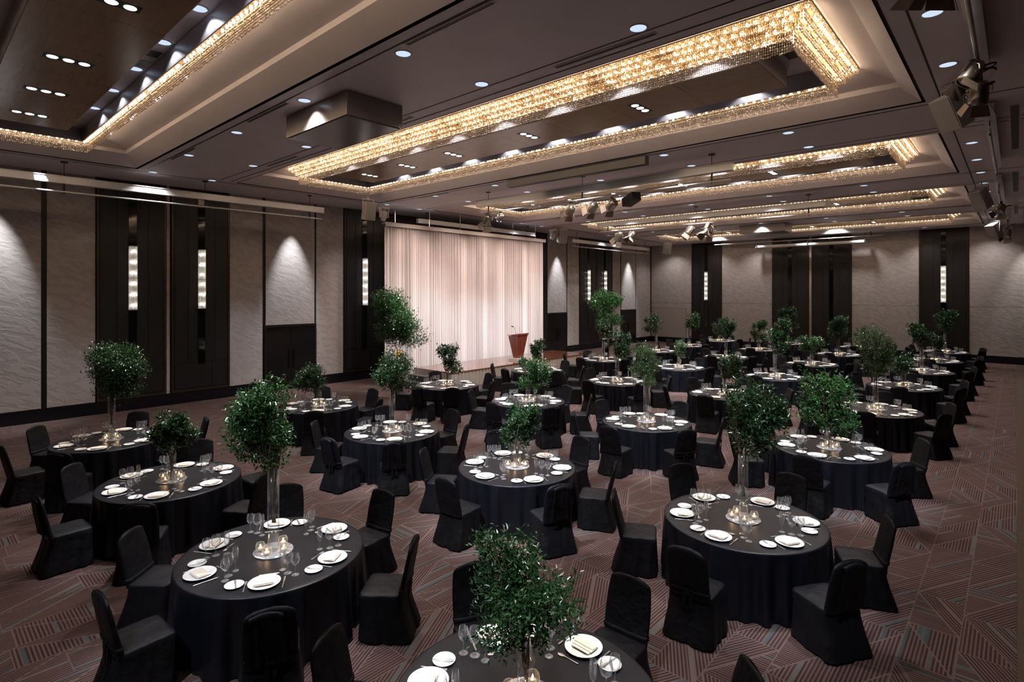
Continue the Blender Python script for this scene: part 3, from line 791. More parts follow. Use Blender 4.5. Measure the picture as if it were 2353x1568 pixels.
spotlight('big tan barn door spotlight with looped black cable overhead by the aisle', (-.40, 8.75, 6.16), (-2.2, 7.6, 2.8), 6.33, .85)
spotlight('tan barn door spotlight hanging just beyond the one with the looped cable', (-.36, 9.45, 6.10), (-.9, 11.0, 3.4), 6.33, .85)
spotlight('tan and black barn door spotlight at the top edge near the aisle batten', (-.50, 5.8, 6.20), (-1.6, 7.0, 3.0), 6.34, 1.0, False)
spotlight('small nickel spotlight beside the second aisle speaker', (-.36, 23.0, 6.1), (-2, 20, 2), 6.34, .9)
spotlight('small pale spotlight beside the last aisle speaker', (-.30, 33.2, 6.1), (-2, 30, 2), 6.75, 1.1)

def speaker(label, pos, rz, tilt=-.35, sc=1.0):
    o = thing('loudspeaker', label, 'speaker', pos, rz, 'white hanging loudspeakers')
    rot = (tilt, 0, 0)
    mb = MB(); w, h, dd = .17*sc, .27*sc, .17*sc
    a = [(-w, dd, -h), (w, dd, -h), (w, dd, h), (-w, dd, h)]; b = [(-w*.7, -dd, -h), (w*.7, -dd, -h), (w*.7, -dd, h), (-w*.7, -dd, h)]
    mb.add(a+b, [(0,3,2,1)[::-1],(4,5,6,7)[::-1],(0,1,5,4)[::-1],(1,2,6,5)[::-1],(2,3,7,6)[::-1],(3,0,4,7)[::-1]])
    cab = ob('cabinet', mb.mesh('speaker_cabinet', M['white']), o, rot=rot)
    mb = MB(); mb.box(-w*.92, w*.92, dd+.001, dd+.012, -h*.95, h*.95); ob('grille', mb.mesh('speaker_grille', M['grille']), cab)
    mb = MB(); up = ZC-pos[2]
    mb.box(-w-.012, -w-.004, -.02, .02, -.04, h+.09); mb.box(w+.004, w+.012, -.02, .02, -.04, h+.09); mb.box(-w-.012, w+.012, -.02, .02, h+.09, h+.10)
    if up > h+.12: mb.cyl((0, 0, h+.10), (0, 0, up), .016, n=6)
    ob('hanging_bracket', mb.mesh('speaker_bracket', M['white']), o)
AIM = -math.pi/2
speaker('white loudspeaker under the ceiling before the near top corner of the curtain', (-16.7, 10.95, 6.33), AIM-.1, -.18, 1.15)
speaker('white loudspeaker under the ceiling at the far top corner of the curtain', (-16.8, 22.2, 6.32), AIM-.45, -.30, 1.25)
speaker('small white loudspeaker near the far corner of the room', (-16.9, 33.6, 6.35), AIM-.5, -.2, 1.25)
speaker('big white loudspeaker hanging beyond the barn door spotlights by the aisle', (-.74, 11.05, 6.33), 2.5, -.50, 1.0)
speaker('white loudspeaker above the aisle, second one from front', (-.78, 21.6, 6.28), 2.5, -.5, 1.1)
speaker('last white loudspeaker above the aisle before the far wall', (-.72, 32.2, 6.2), 2.5, -.5, 1.2)
def moving_head(label, pos):
    o = thing('moving_head_light', label, 'spotlight', pos, 0, 'white moving head lights')
    mb = MB(); mb.box(-.15, .15, -.15, .15, .22, .30); mb.cyl((0, 0, .30), (0, 0, ZC-pos[2]), .02, n=8); ob('hanging_base', mb.mesh('base_box', M['white']), o)
    for s in (-1, 1):
        mb = MB(); mb.box(-.06, .06, s*.15-.025, s*.15+.025, -.08, .22); ob('yoke_arm', mb.mesh('yoke_arm', M['white']), o)
    mb = MB(); mb.lathe([(0, -.20), (.09, -.20), (.11, -.1), (.12, .06), (.08, .15), (0, .17)], 14); ob('lamp_head', mb.mesh('lamp_head', M['white']), o, rot=(0, .5, 0))
moving_head('white moving head lamp at the near top corner of the curtain', (-17.05, 11.85, 6.30))
moving_head('white moving head lamp at the far top corner of the curtain', (-17.0, 21.75, 6.30))

# ---------------------------------------------------------------- tables
XC = [-2.46, -5.85, -9.17, -12.55]
YR = [[2.85, 6.88, 11.06, 15.42, 19.75, 23.95, 28.0, 32.4],
      [2.67, 6.56, 10.70, 15.0, 19.2, 23.55, 27.9, 32.2],
      [2.68, 6.57, 10.70, 14.95, 19.2, 23.65, 27.75, 32.1],
      [2.67, 6.85, 10.95, 15.15, 19.4, 23.9, 27.4, 31.4]]
COLN = ['aisle row', 'inner-aisle row', 'inner-stage row', 'stage row']
SEATN = {-90: 'near-end', -30: 'near-aisle', 30: 'far-aisle', 90: 'far-end', 150: 'far-stage', 210: 'near-stage'}
TH = .75
def cloth_mesh(seed):
    rg = np.random.default_rng(seed); n = 240; mb = MB()
    th = np.linspace(0, 2*math.pi, n, endpoint=False)
    f = np.zeros(n)
    for k in (10, 14, 19, 24, 29): f += rg.uniform(.5, 1)*np.sin(k*th+rg.uniform(0, 6.3))
    f = np.clip(f/(1.35*f.std()), -1, 1)
    g = np.sin(f*math.pi/2)
    rings = []
    for r, z in ((.86, TH), (.905, TH), (.917, TH-.004), (.922, TH-.014)): rings.append([(r*math.cos(a), r*math.sin(a), z) for a in th])
    for z, amp, fl in ((.715, .003, .922), (.66, .014, .922), (.55, .027, .922), (.38, .038, .926), (.2, .045, .932), (.012, .050, .938)):
        rings.append([((fl+amp*g[i])*math.cos(a), (fl+amp*g[i])*math.sin(a), z) for i, a in enumerate(th)])
    mb.loft(rings); mb.add([(.86*math.cos(a), .86*math.sin(a), TH) for a in th], [tuple(range(n))])
    return mb.mesh('tablecloth', M['cloth'])
CLO = [cloth_mesh(s) for s in (1, 2, 3, 4)]
mb = MB(); mb.lathe([(0, .70), (.88, .70), (.88, .745), (0, .745)], 32); mb.lathe([(.05, .02), (.05, .70)], 12); TTOP = mb.mesh('tabletop', M['dark'])

# chairs ------------------------------------------------------------------
def sring(z, yb, yf, w, ex, n, wob=None, amp=0.0, arch=0.0):
    out = []
    cy, hy = (yb+yf)/2, (yf-yb)/2
    for i in range(n):
        t = 2*math.pi*i/n; c, s = math.cos(t), math.sin(t)
        k = (abs(c)**ex+abs(s)**ex)**(-1/ex)
        x, y = w*k*c, hy*k*s
        m = 1+(amp*wob[i] if wob is not None else 0)/max(.05, math.hypot(x, y))
        out.append((x*m, cy+y*m, z-arch*(x/max(w, .01))**2))
    return out
def chair_meshes(seed, nr=72):
    rg = np.random.default_rng(seed); n = nr; th = np.linspace(0, 2*math.pi, n, endpoint=False)
    wob = sum(rg.uniform(.4, 1)*np.sin(k*th+rg.uniform(0, 6.3)) for k in (5, 8, 11, 15)); wob /= np.abs(wob).max()
    corner = np.abs(np.sin(2*th))**6
    wob = wob*.55+corner*.55+.35*np.sign(np.sin(19*th+seed))*np.abs(np.sin(19*th+seed))**2.2*(.3+corner)
    rings = []
    lean = rg.uniform(.9, 1.1)
    for z, yb, yf, w, ex, amp in ((.022, -.345, .205, .262, 5, .030), (.12, -.315, .203, .255, 5, .024), (.24, -.275, .20, .245, 5, .018), (.34, -.25, .198, .236, 5.5, .011),
                                  (.42, -.235, .199, .230, 8, .005), (.458, -.232, .198, .229, 9, .002), (.470, -.228, .193, .224, 9, .001), (.4755, -.222, .182, .214, 8, 0), (.484, -.18, .13, .16, 6, 0), (.487, -.10, .05, .08, 4, 0)):
        rings.append(sring(z, yb, yf, w, ex, n, wob, amp))
    mb = MB(); mb.loft(rings, 0, False, True)
    seat = mb
    rings = []
    for j in range(13):
        t = j/12; z = .43+.50*t
        yc = -.222-.105*lean*t**1.25-.012*math.sin(t*3.1); th_ = .036-.010*t; w = .208+.010*math.sin(t*math.pi)-.010*t
        rings.append(sring(z, yc-th_, yc+th_, w, 3.2, n, wob, .004*math.sin(t*math.pi), .045*max(0, t-.7)/.3))
    for dz, sx, sy in ((.018, .97, .86), (.030, .88, .6), (.036, .7, .25)):
        yc = -.222-.105*lean; rings.append(sring(.93+dz, yc-.026*sy, yc+.026*sy, .198*sx, 3.0, n, None, 0, .045*sx**2))
    back = MB(); back.loft(rings, 0, True, True)
    # loose fold of cloth hanging over the back
    P = []
    wid = rg.uniform(.10, .15); x0 = rg.uniform(-.06, .06)
    for j in range(12):
        t = 1-j/11; z = .47+.475*t
        yc = -.222-.105*lean*t**1.25-.012*math.sin(t*3.1)-.036+.010*t-.009
        row = []
        for i in range(15):
            u = i/14*2-1; x = x0+wid*u*(.85+.25*(1-t))
            fo = .010*math.sin(u*5+seed)+.008*math.cos(u*9+t*2)
            row.append((x, yc-.012-abs(fo)*(1.3-t), z-.03*u*u*t))
        P.append(row)
    P.insert(0, [(x, y+.045, z-.004) for x, y, z in P[0]])
    flap = MB(); flap.grid(P)
    rings = []
    for z, g in ((.488, .001), (.494, .006), (.520, .007), (.526, .001)):
        t = (z-.43)/.50; yc = -.222-.105*lean*t**1.25-.012*math.sin(t*3.1)
        rings.append(sring(z, yc-.036-g, yc+.034+g, .212+g, 3.2, n, wob, .003))
    sash = MB(); sash.loft(rings); sash.box(-.03, .03, -.295, -.272, .470, .532); 
    sash.box(-.055, -.01, -.285, -.275, .33, .48); sash.box(.012, .05, -.283, -.273, .35, .48)
    return seat, back, flap, sash
CHN = [chair_meshes(s) for s in (3, 5, 8, 13)]
CHM = []
for k, (a, b, c, d) in enumerate(CHN):
    m = M['chair'] if k % 2 == 0 else M['chair2']
    CHM.append((a.mesh('seat_cover', m), b.mesh('backrest_cover', m), c.mesh('hanging_fold', m), d.mesh('sash', m)))
mb = MB(); mb.cyl((0, 0, 0), (0, 0, .10), .012, n=8); LEG = mb.mesh('chair_leg', M['chrome'])
CHF = []
for k, s in enumerate((21, 34, 55)):
    a, b, c, d = chair_meshes(s, 32); m = MB()
    for q in ((a, b, c) if k < 2 else (a, b)): m.add(q.v, q.f, 0, True)
    CHF.append(m.mesh('covered_chair', M['chair'] if k else M['chair2']))
def chair(c, r, ang, pos, rz, k):
    near = r < 4
    lab0 = ['chair in plain black cover', 'chair in black cover with hanging fold', 'black covered chair with waist sash', 'black covered chair, fold and sash'][k % 4] if near else 'black covered banquet chair'
    lab = '%s, %s seat, %s table from front, %s' % (lab0, SEATN[ang], ORD[r], COLN[c])
    if near:
        o = thing('banquet_chair', lab, 'chair', pos, rz, 'black covered banquet chairs')
        me = CHM[k % 4]
        ob('seat_cover', me[0], o); ob('backrest', me[1], o)
        if k % 4 in (1, 3): ob('hanging_fold', me[2], o)
        if k % 4 in (2, 3): ob('sash', me[3], o)
        if r < 3:
            for x, y in ((-.205, .155), (.205, .155), (-.205, -.285), (.205, -.285)): ob('leg', LEG, o, (x, y, 0))
    else:
        o = tag(ob('banquet_chair', CHF[k % 3], None, pos, rz), lab, 'chair', 'black covered banquet chairs')
    return o

# tableware ------------------------------------------------------------------
mb = MB(); mb.lathe([(0, .006), (.085, .005), (.098, .010), (.142, .020), (.146, .021), (.1455, .0185), (.10, .003), (.06, 0), (0, 0)], 32); PLATE = mb.mesh('dinner_plate', M['china'])
mb = MB(); mb.lathe([(0, .005), (.055, .0045), (.062, .008), (.084, .014), (.086, .0145), (.0855, .012), (.06, .0015), (0, 0)], 28); BREAD = mb.mesh('bread_plate', M['china'])
def napkin_mesh(seed):
    rg = np.random.default_rng(seed); mb = MB(); sk = rg.uniform(-.012, .012, 8)
    for k, (w, h, z, dx) in enumerate(((.088, .062, 0, 0), (.088, .047, .0045, .0), (.086, .030, .009, .0))):
        y0 = -.062+.004*k+sk[k]*.2
        a = []
        for zz, ins in ((z, .0), (z+.0015, -.002), (z+.0045, 0)):
            a.append([(-w-ins+dx, y0-ins, zz), (w+ins+dx+sk[k]*.5, y0-ins, zz+.001), (w+ins+dx+sk[k+3], y0+2*h+ins, zz+.001), (-w-ins+dx+sk[k+2]*.5, y0+2*h+ins, zz)])
        mb.loft(a, 0, True, True, False)
    return mb.mesh('napkin', M['napkin'])
NAPK = [napkin_mesh(s) for s in range(4)]
def glass_mesh(prof, n=18):
    mb = MB(); mb.lathe(prof, n); return mb.mesh('drinking_glass', M['glass'])
WINE = glass_mesh([(0, 0), (.034, .0), (.036, .0015), (.03, .004), (.008, .010), (.0045, .02), (.004, .085), (.008, .095), (.028, .112), (.038, .135), (.040, .155), (.036, .180), (.031, .205)])
RED = glass_mesh([(0, 0), (.037, .0), (.039, .0015), (.03, .004), (.008, .010), (.0045, .02), (.004, .080), (.010, .092), (.035, .112), (.046, .140), (.047, .160), (.042, .190), (.035, .215)])
FLUTE = glass_mesh([(0, 0), (.031, .0), (.033, .0015), (.025, .004), (.007, .010), (.004, .02), (.004, .075), (.010, .090), (.022, .115), (.027, .15), (.0265, .19), (.022, .235)])
def knife_mesh(l):
    mb = MB(); h = l/2
    mb.loft([[(x*w, y, z*tk+.004) for x, z in ((-1, 0), (0, 1), (1, 0), (0, -1))] for y, w, tk in ((-h, .005, .003), (-h*.5, .0055, .0038), (-h*.05, .004, .003), (0, .005, .0015), (h*.4, .009, .0012), (h*.85, .0085, .001), (h, .002, .0005))], 0, True, True)
    return mb.mesh('knife', M['steel'])
def fork_mesh(l):
    mb = MB(); h = l/2
    mb.loft([[(x*w, y, z*.0016+zz) for x, z in ((-1, 0), (0, 1), (1, 0), (0, -1))] for y, w, zz in ((-h, .006, .003), (-h*.6, .0055, .003), (-h*.1, .003, .005), (h*.25, .003, .006), (h*.42, .010, .004), (h*.58, .0115, .003))], 0, True, True)
    for x in (-.0095, -.0032, .0032, .0095): mb.box(x-.0017, x+.0017, h*.57, h, .0022, .0040)
    return mb.mesh('fork', M['steel'])
def spoon_mesh(l):
    mb = MB(); h = l/2
    mb.loft([[(x*w, y, z*.0016+zz) for x, z in ((-1, 0), (-.5, .8), (.5, .8), (1, 0), (0, -1))] for y, w, zz in ((-h, .006, .003), (-h*.6, .0055, .003), (-h*.1, .003, .005), (h*.3, .003, .006), (h*.45, .013, .004), (h*.68, .019, .002), (h*.9, .014, .003), (h, .003, .0045))], 0, True, True)
    return mb.mesh('spoon', M['steel'])
KN, FK, SP, BK = knife_mesh(.225), fork_mesh(.20), spoon_mesh(.185), knife_mesh(.165)
GR = dict(dinner_plate='white dinner plates', bread_plate='white bread plates', napkin='cream napkins on the plates', wine_glass='wine glasses on the tables', red_wine_glass='wide wine glasses on the tables',
          champagne_flute='champagne flutes on the tables', dinner_knife='knives beside the plates', dinner_fork='forks beside the plates', dessert_fork='inner forks beside the plates',
          dessert_spoon='spoons beyond the plates', butter_knife='butter knives on bread plates')
CAT = dict(dinner_plate='plate', bread_plate='plate', napkin='napkin', wine_glass='wine glass', red_wine_glass='red wine glass', champagne_flute='champagne flute', dinner_knife='knife', dinner_fork='fork', dessert_fork='dessert fork', dessert_spoon='spoon', butter_knife='butter knife')
LB = dict(dinner_plate='white dinner plate under napkin', bread_plate='small white bread plate', napkin='folded cream napkin on plate', wine_glass='slim wine glass', red_wine_glass='wide-bowled wine glass', champagne_flute='tall champagne flute',
          dinner_knife='silver dinner knife', dinner_fork='outer silver fork', dessert_fork='inner silver fork', dessert_spoon='silver spoon beyond the plate', butter_knife='butter knife on bread plate')
def setting(c, r, ang, cx, cy):
    a = R(ang+random.uniform(-2.5, 2.5)); n = (-math.cos(a), -math.sin(a)); tt = (n[1], -n[0])
    r0 = .705; px, py = cx+r0*math.cos(a), cy+r0*math.sin(a)
    rz = math.atan2(n[1], n[0])-math.pi/2
    def put(nm, me, t, m, z=TH+.0015, dz=0.0, rot=None):
        o = ob(nm, me, None, (px+tt[0]*t+n[0]*m, py+tt[1]*t+n[1]*m, z), rz+dz)
        tag(o, '%s at %s seat, %s table from front, %s' % (LB[nm], SEATN[ang], ORD[r], COLN[c]), CAT[nm], GR[nm])
        if rot: o.rotation_euler = rot
        return o
    j = lambda s=.008: random.uniform(-s, s)
    put('dinner_plate', PLATE, j(), j())
    put('napkin', random.choice(NAPK), j(.006), j(.006), TH+.0185, random.uniform(-.15, .15))
    bt, bm = -.255+j(), .045+j()
    put('bread_plate', BREAD, bt, bm)
    gt, gm = .20+j(.015), .175+j(.015)
    put('red_wine_glass', RED, gt, gm); put('wine_glass', WINE, gt+.075, gm-.055); put('champagne_flute', FLUTE, gt-.055, gm+.085)
    if r < 4:
        put('dinner_knife', KN, .178, j(), dz=j(.05)); put('dinner_fork', FK, -.163, j(), dz=j(.05))
        if r < 3:
            put('dessert_fork', FK, -.137-.0, -.004, dz=j(.03), z=TH+.0015) if False else None
            put('dessert_spoon', SP, .02+j(), .185, dz=-math.pi/2+j(.2))
            put('butter_knife', BK, bt+.012, bm, TH+.0165, dz=j(.25))
# centrepieces -----------------------------------------------------------
mb = MB(); mb.lathe([(0, 0), (.20, 0), (.20, .008), (.197, .010), (0, .010)], 36); TRAYM = mb.mesh('mirror_tray', M['mirror'])
mb = MB(); mb.lathe([(.012, .012), (.03, .008), (.044, .025), (.050, .05), (.046, .075), (.036, .092), (.034, .092)], 16); VG = mb.mesh('globe', M['votive'])
mb = MB(); mb.lathe([(0, .014), (.026, .014), (.026, .040), (0, .040)], 12); VC = mb.mesh('candle', M['wax'])
mb = MB(); mb.lathe([(0, .044), (.006, .050), (.007, .058), (.003, .072), (0, .078)], 8); VF = mb.mesh('flame', M['flame'])
def make_leaves(tips, dirs, per, L, Wd, rg, spread):
    n = len(tips)*per
    T = np.repeat(tips, per, 0); D = np.repeat(dirs, per, 0)
    along = rg.uniform(-1, 1, n)[:, None]
    P = T + D*along*spread*1.2 + rg.normal(0, spread*.42, (n, 3))
    out = rg.normal(0, 1, (n, 3)) + D*.8 + np.array([0, 0, -.25]); out /= np.linalg.norm(out, axis=1)[:, None]
    up = rg.normal(0, .55, (n, 3)) + np.array([0, 0, 1.0]); s = np.cross(out, up); s /= np.linalg.norm(s, axis=1)[:, None]+1e-9
    nn = np.cross(s, out)
    l = (L*rg.uniform(.7, 1.25, n))[:, None]; w = (Wd*rg.uniform(.7, 1.2, n))[:, None]
    a = P; tip = P+out*l-nn*l*.14
    b1 = P+out*l*.28+s*w*.42+nn*w*.14; b2 = P+out*l*.64+s*w*.40+nn*(w*.10-l*.04)
    d1 = P+out*l*.28-s*w*.42+nn*w*.14; d2 = P+out*l*.64-s*w*.40+nn*(w*.10-l*.04)
    V = np.stack([a, b1, b2, tip, d2, d1], 1).reshape(-1, 3); k = np.arange(n)*6
    F = np.concatenate([np.stack([k, k+1, k+2, k+3], 1), np.stack([k, k+3, k+4, k+5], 1)])
    return V, F
def branches(label, loc, h0, zb, zt, W, sh, nleaf, seed, style, leafsize=.05, rbase=.035, group='leafy branch arrangements', name='leafy_branches'):
    """local origin at the vase floor; h0 vase height; crown between zb and zt, width W, shifted by sh in x,y"""
    rg = np.random.default_rng(seed)
    o = thing(name, label, 'branches', loc, 0, group)
    H = zt-zb; cz = (zt+zb)/2
    nl = rg.integers(5, 8)
    ntip = max(30, nleaf//18)
    tips = []
    # lobes
    lob = []
    for i in range(nl):
        a = rg.uniform(0, 6.28); rr = rg.uniform(.2, .42)*W; zz = rg.uniform(-.34, .38)*H
        lob.append((rr*math.cos(a), rr*math.sin(a), zz, rg.uniform(.14, .30)))
    lob.append((0, 0, 0, .34)); lob.append((rg.uniform(-.22, .22)*W, rg.uniform(-.22, .22)*W, .27*H, .26)); lob.append((0, 0, -.22*H, .30))
    lob = np.array(lob)
    while len(tips) < ntip:
        q = lob[rg.integers(len(lob))]
        v = rg.normal(0, 1, 3); v /= np.linalg.norm(v); k = rg.uniform(.25, 1)**.45
        p = np.array([q[0]+v[0]*q[3]*W*k, q[1]+v[1]*q[3]*W*k, q[2]+v[2]*q[3]*H*.8*k])
        if abs(p[2]) > H*.5 or math.hypot(p[0], p[1]) > W*.53: continue
        tips.append(p)
    tips = np.array(tips)+np.array([sh[0], sh[1], cz])
    root = np.array([sh[0]*.15, sh[1]*.15, zb-.02*H])
    dirs = tips-np.array([sh[0]*.4, sh[1]*.4, zb-.1*H]); dirs /= np.linalg.norm(dirs, axis=1)[:, None]
    mb = MB()
    ns = 9
    base = []
    for i in range(ns):
        a = rg.uniform(0, 6.28); rr = rbase*rg.uniform(.2, .9); a2 = a+2.4
        p0 = (rr*math.cos(a), rr*math.sin(a), h0*(.06 if h0 < .5 else .34)); p1 = (rr*.8*math.cos(a2), rr*.8*math.sin(a2), h0*.62)
        a3 = a2+rg.uniform(-1, 1); p2 = (rbase*.9*math.cos(a3), rbase*.9*math.sin(a3), h0)
        p3 = (sh[0]*.4+W*.16*math.cos(a3), sh[1]*.4+W*.16*math.sin(a3), max(zb+.22*H, h0+.04))
        p4 = (sh[0]*.8+W*.26*math.cos(a3+.3), sh[1]*.8+W*.26*math.sin(a3+.3), zb+.6*H)
        mb.tube([p0, p1, p2, p3, p4], [.0062, .006, .0055, .0048, .003], 5)
        base += [p3, p4]
    B = np.array(base)
    step = max(1, len(tips)//70)
    for t_ in tips[::step]:
        dd = B-t_; k = np.argmin((dd**2).sum(1)+np.where(B[:, 2] > t_[2], .3, 0)); b = B[k]
        m = (b+t_)/2+rg.normal(0, .02*W, 3)
        mb.tube([b, m, t_], [.0038, .003, .0018], 4)
    st = ob('stems', mb.mesh('stems', M['bark']), o)
    mat = M[('leafA', 'leafB', 'leafC')[style]]
    per = max(6, int(nleaf/len(tips)))
    L, Wd = leafsize, leafsize*(.44, .42, .24)[style]
    V, F = make_leaves(tips, dirs, per, L, Wd, rg, .075*W+.012)
    q = V.reshape(-1, 6, 3); bad = ((q[:, :, 2] < h0+.012) & (np.hypot(q[:, :, 0], q[:, :, 1]) < .075)).any(1)
    q = q[~bad]; V = q.reshape(-1, 3); k = np.arange(len(q))*6
    F = np.concatenate([np.stack([k, k+1, k+2, k+3], 1), np.stack([k, k+3, k+4, k+5], 1)])
    f = ob('foliage', np_mesh('foliage', V, F, mat), o); f['kind'] = 'stuff'
    return o
# pixel rows/columns of every crown: top, bottom, xmin, xmax, style
TREES = {
 (0,0):(1243,1490,1095,1330,0), (1,0):(868,1090,530,703,1), (2,0):(950,1045,342,445,0), (3,0):(790,918,190,322,0),
 (0,1):(866,1055,1648,1798,0), (1,1):(932,1035,1152,1240,0), (2,1):(808,903,845,955,0), (3,1):(838,903,668,745,0),
 (0,2):(857,1000,1848,1968,1), (1,2):(788,888,1448,1532,2), (2,2):(822,898,1188,1264,1), (3,2):(795,860,1004,1060,0),
 (0,3):(752,872,1962,2045,2), (1,3):(815,875,1645,1705,0), (2,3):(757,830,1400,1452,0), (3,3):(780,838,1217,1254,0),
 (0,4):(812,862,2040,2106,0), (1,4):(735,818,1760,1816,0), (2,4):(777,822,1545,1580,2), (3,4):(735,785,1365,1410,0),
 (0,5):(738,803,2086,2132,0), (1,5):(768,815,1838,1890,1), (2,5):(730,780,1648,1693,0), (3,5):(723,772,1478,1521,0),
 (0,6):(765,803,2138,2166,0), (1,6):(727,780,1905,1951,0), (2,6):(738,785,1720,1760,1), (3,6):(717,762,1576,1610,1),
 (0,7):(715,768,2150,2194,0), (1,7):(748,787,1962,1996,2), (2,7):(705,758,1792,1834,0), (3,7):(742,775,1638,1668,0)}
def vase_mesh(h):
    mb = MB(); r = .058
    mb.lathe([(0, .0), (r, .0), (r, h), (r-.003, h)], 24); return mb.mesh('glass_vase', M['vaseglass'])
SZ = ['short', 'tall']
# back tops of the chairs one can see in front: seat -> image point of the top of its back
CHAIRS = {
 (1,0):{-90:(262,1358),210:(328,1221),-30:(623,1379),30:(928,1243),90:(870,1135),150:(656,1128)},
 (2,0):{-90:(115,1140),210:(188,1071),-30:(319,1156),30:(583,1090),150:(446,1027)},
 (3,0):{-90:(24,1027),210:(117,983),-30:(139,1043),150:(308,955),90:(452,964)},
 (1,1):{210:(985,1034),-90:(1028,1100),-30:(1284,1116),30:(1399,1066),90:(1316,1012),150:(1148,1000)},
 (0,0):{150:(1099,1312),90:(1443,1330),210:(762,1462),30:(1687,1540)},
 (0,1):{210:(1427,1132),150:(1580,1078),90:(1810,1100),30:(1998,1188),-30:(1936,1284),-90:(1575,1262)},
 (0,2):{-90:(1858,1048),-30:(2075,1066),30:(2109,1012),90:(1952,977)},
 (1,2):{210:(1326,948),-90:(1402,982),-30:(1578,990),30:(1646,962),90:(1552,929),150:(1400,925)},
 (2,1):{210:(738,970),-90:(757,1008),-30:(905,1016),30:(1059,979),90:(1024,946),150:(887,940)},
 (2,2):{210:(1106,899),-90:(1143,925),-30:(1269,935),30:(1357,909)},
 (3,2):{-90:(947,897),-30:(1040,899),30:(1132,878),90:(1109,861),150:(1008,859)}}
def back_top(px, py, z=.935):
    d = (CAMH-z)*FPX/(py-HY); r = (px-CX)/FPX*d
    return FW[0]*d+RT[0]*r, FW[1]*d+RT[1]*r
for (c, r), (py0, py1, px0, px1, sty) in TREES.items():
    cx, cy = XC[c], YR[c][r]; k = 'table %s' % 0
    d = depth(cx, cy); z1 = CAMH-(py0-HY)/FPX*d; z0 = CAMH-(py1-HY)/FPX*d; W = (px1-px0)/FPX*d
    rr = RT[0]*cx+RT[1]*cy; lat = ((px0+px1)/2-CX)/FPX*d-rr
    if abs(lat) > .25: lat = .25*math.copysign(1, lat)
    sh = (RT[0]*lat, RT[1]*lat)
    where = '%s table from front, %s' % (ORD[r], COLN[c])
    # table
    o = thing('banquet_table', 'round table under black floor-length cloth, %s from front in %s' % (ORD[r], COLN[c]), 'table', (cx, cy, 0), random.uniform(0, 6.28), 'round black-draped tables')
    ob('tablecloth', CLO[(c+2*r) % 4], o); ob('tabletop', TTOP, o)
    tr = tag(ob('mirror_tray', TRAYM, None, (cx, cy, TH+.001)), 'round mirror tray under the vase, %s' % where, 'tray', 'mirror centrepiece trays')
    zb = TH+.012
    h = max(.34, min(1.0, z0-zb+.05))
    tall = h > .55
    tag(ob('glass_vase', vase_mesh(h), None, (cx, cy, zb)), '%s clear cylinder vase holding branches, %s' % (SZ[tall], where), 'vase', 'clear cylinder vases')
    if r == 0: nl, ls = 7000, .047
    elif r == 1: nl, ls = 5600, .048
    elif r < 4: nl, ls = 3200, .064
    else: nl, ls = 1900, .080
    if (c, r) == (0, 0): nl, ls = 9500, .038
    dens = max(.7, min(1.5, (W*(z1-z0))/.7)); nl = int(nl*dens)
    look = ('deep green glossy', 'bright green leafy', 'fine feathery green')[sty]
    branches('%s branches in %s vase, %s' % (look, SZ[tall], where), (cx, cy, zb), h, z0-zb, z1-zb, W*.94, sh, nl, 100+c*10+r, sty, ls)
    for i in range(4):
        a = .6+i*math.pi/2+random.uniform(-.3, .3); q = random.uniform(.115, .145)
        v = thing('votive_candle', 'lit candle in glass globe, %s side of vase, %s' % (('far', 'stage', 'near', 'aisle')[i], where), 'candle', (cx+q*math.cos(a), cy+q*math.sin(a), TH+.006), 0, 'votive candles round the vases')
        ob('globe', VG, v); ob('flame', VF, ob('candle', VC, v))
    for ai, ang in enumerate((-90, -30, 30, 90, 150, 210)):
        setting(c, r, ang, cx, cy)
        a = R(ang+random.uniform(-5, 5)); q = 1.235+random.uniform(-.01, .09)
        turn = random.uniform(-.16, .16)
        hit = CHAIRS.get((c, r), {}).get(ang)
        if hit:
            bx, by = back_top(*hit); a = math.atan2(by-cy, bx-cx); q = max(1.215, min(1.42, math.hypot(bx-cx, by-cy)-.30)); turn *= .4
        chair(c, r, ang, (cx+q*math.cos(a), cy+q*math.sin(a), 0), a+math.pi/2+turn, random.randrange(12))

# two big arrangements on black pillars flanking the stage
for k, (x, y, lab, zt) in enumerate(((-15.15, 11.1, 'near', 3.52), (-15.2, 23.7, 'far', 3.52))):
    p = thing('pedestal', 'tall black cylinder pillar at the %s end of the stage' % lab, 'pedestal', (x, y, 0))
    mb = MB(); mb.lathe([(0, 0), (.16, 0), (.16, 1.16), (0, 1.16)], 28); ob('column', mb.mesh('pedestal_column', M['blackgloss']), p)
    mb = MB(); mb.lathe([(0, 1.162), (.20, 1.162), (.20, 1.185), (0, 1.185)], 28); ob('cap', mb.mesh('pedestal_cap', M['china']), p)
    v = MB(); v.lathe([(0, 0), (.10, 0), (.13, .2), (.15, .42), (.147, .42)], 24)
    tag(ob('glass_vase', v.mesh('glass_vase', M['vaseglass']), None, (x, y, 1.187)), 'flared clear vase with glowing amber twigs on the %s black pillar' % lab, 'vase')
    b = branches('big spreading leafy tree crown above the %s black pillar' % lab, (x, y, 1.187), .42, .42 if k == 0 else .55, zt-1.187, (1.75, 1.55)[k], (.0, .0), (14000, 9500)[k], 900+k, 1, .078, .06, None)
    mb = MB()
    for i in range(16):
        a = i*2.4; mb.tube([(.03*math.cos(a), .03*math.sin(a), .02), (.06*math.cos(a+1), .06*math.sin(a+1), .2), (.09*math.cos(a+1.5), .09*math.sin(a+1.5), .36)], .009, 5)
    ob('amber_twigs', mb.mesh('amber_twigs', M['amber']), b)

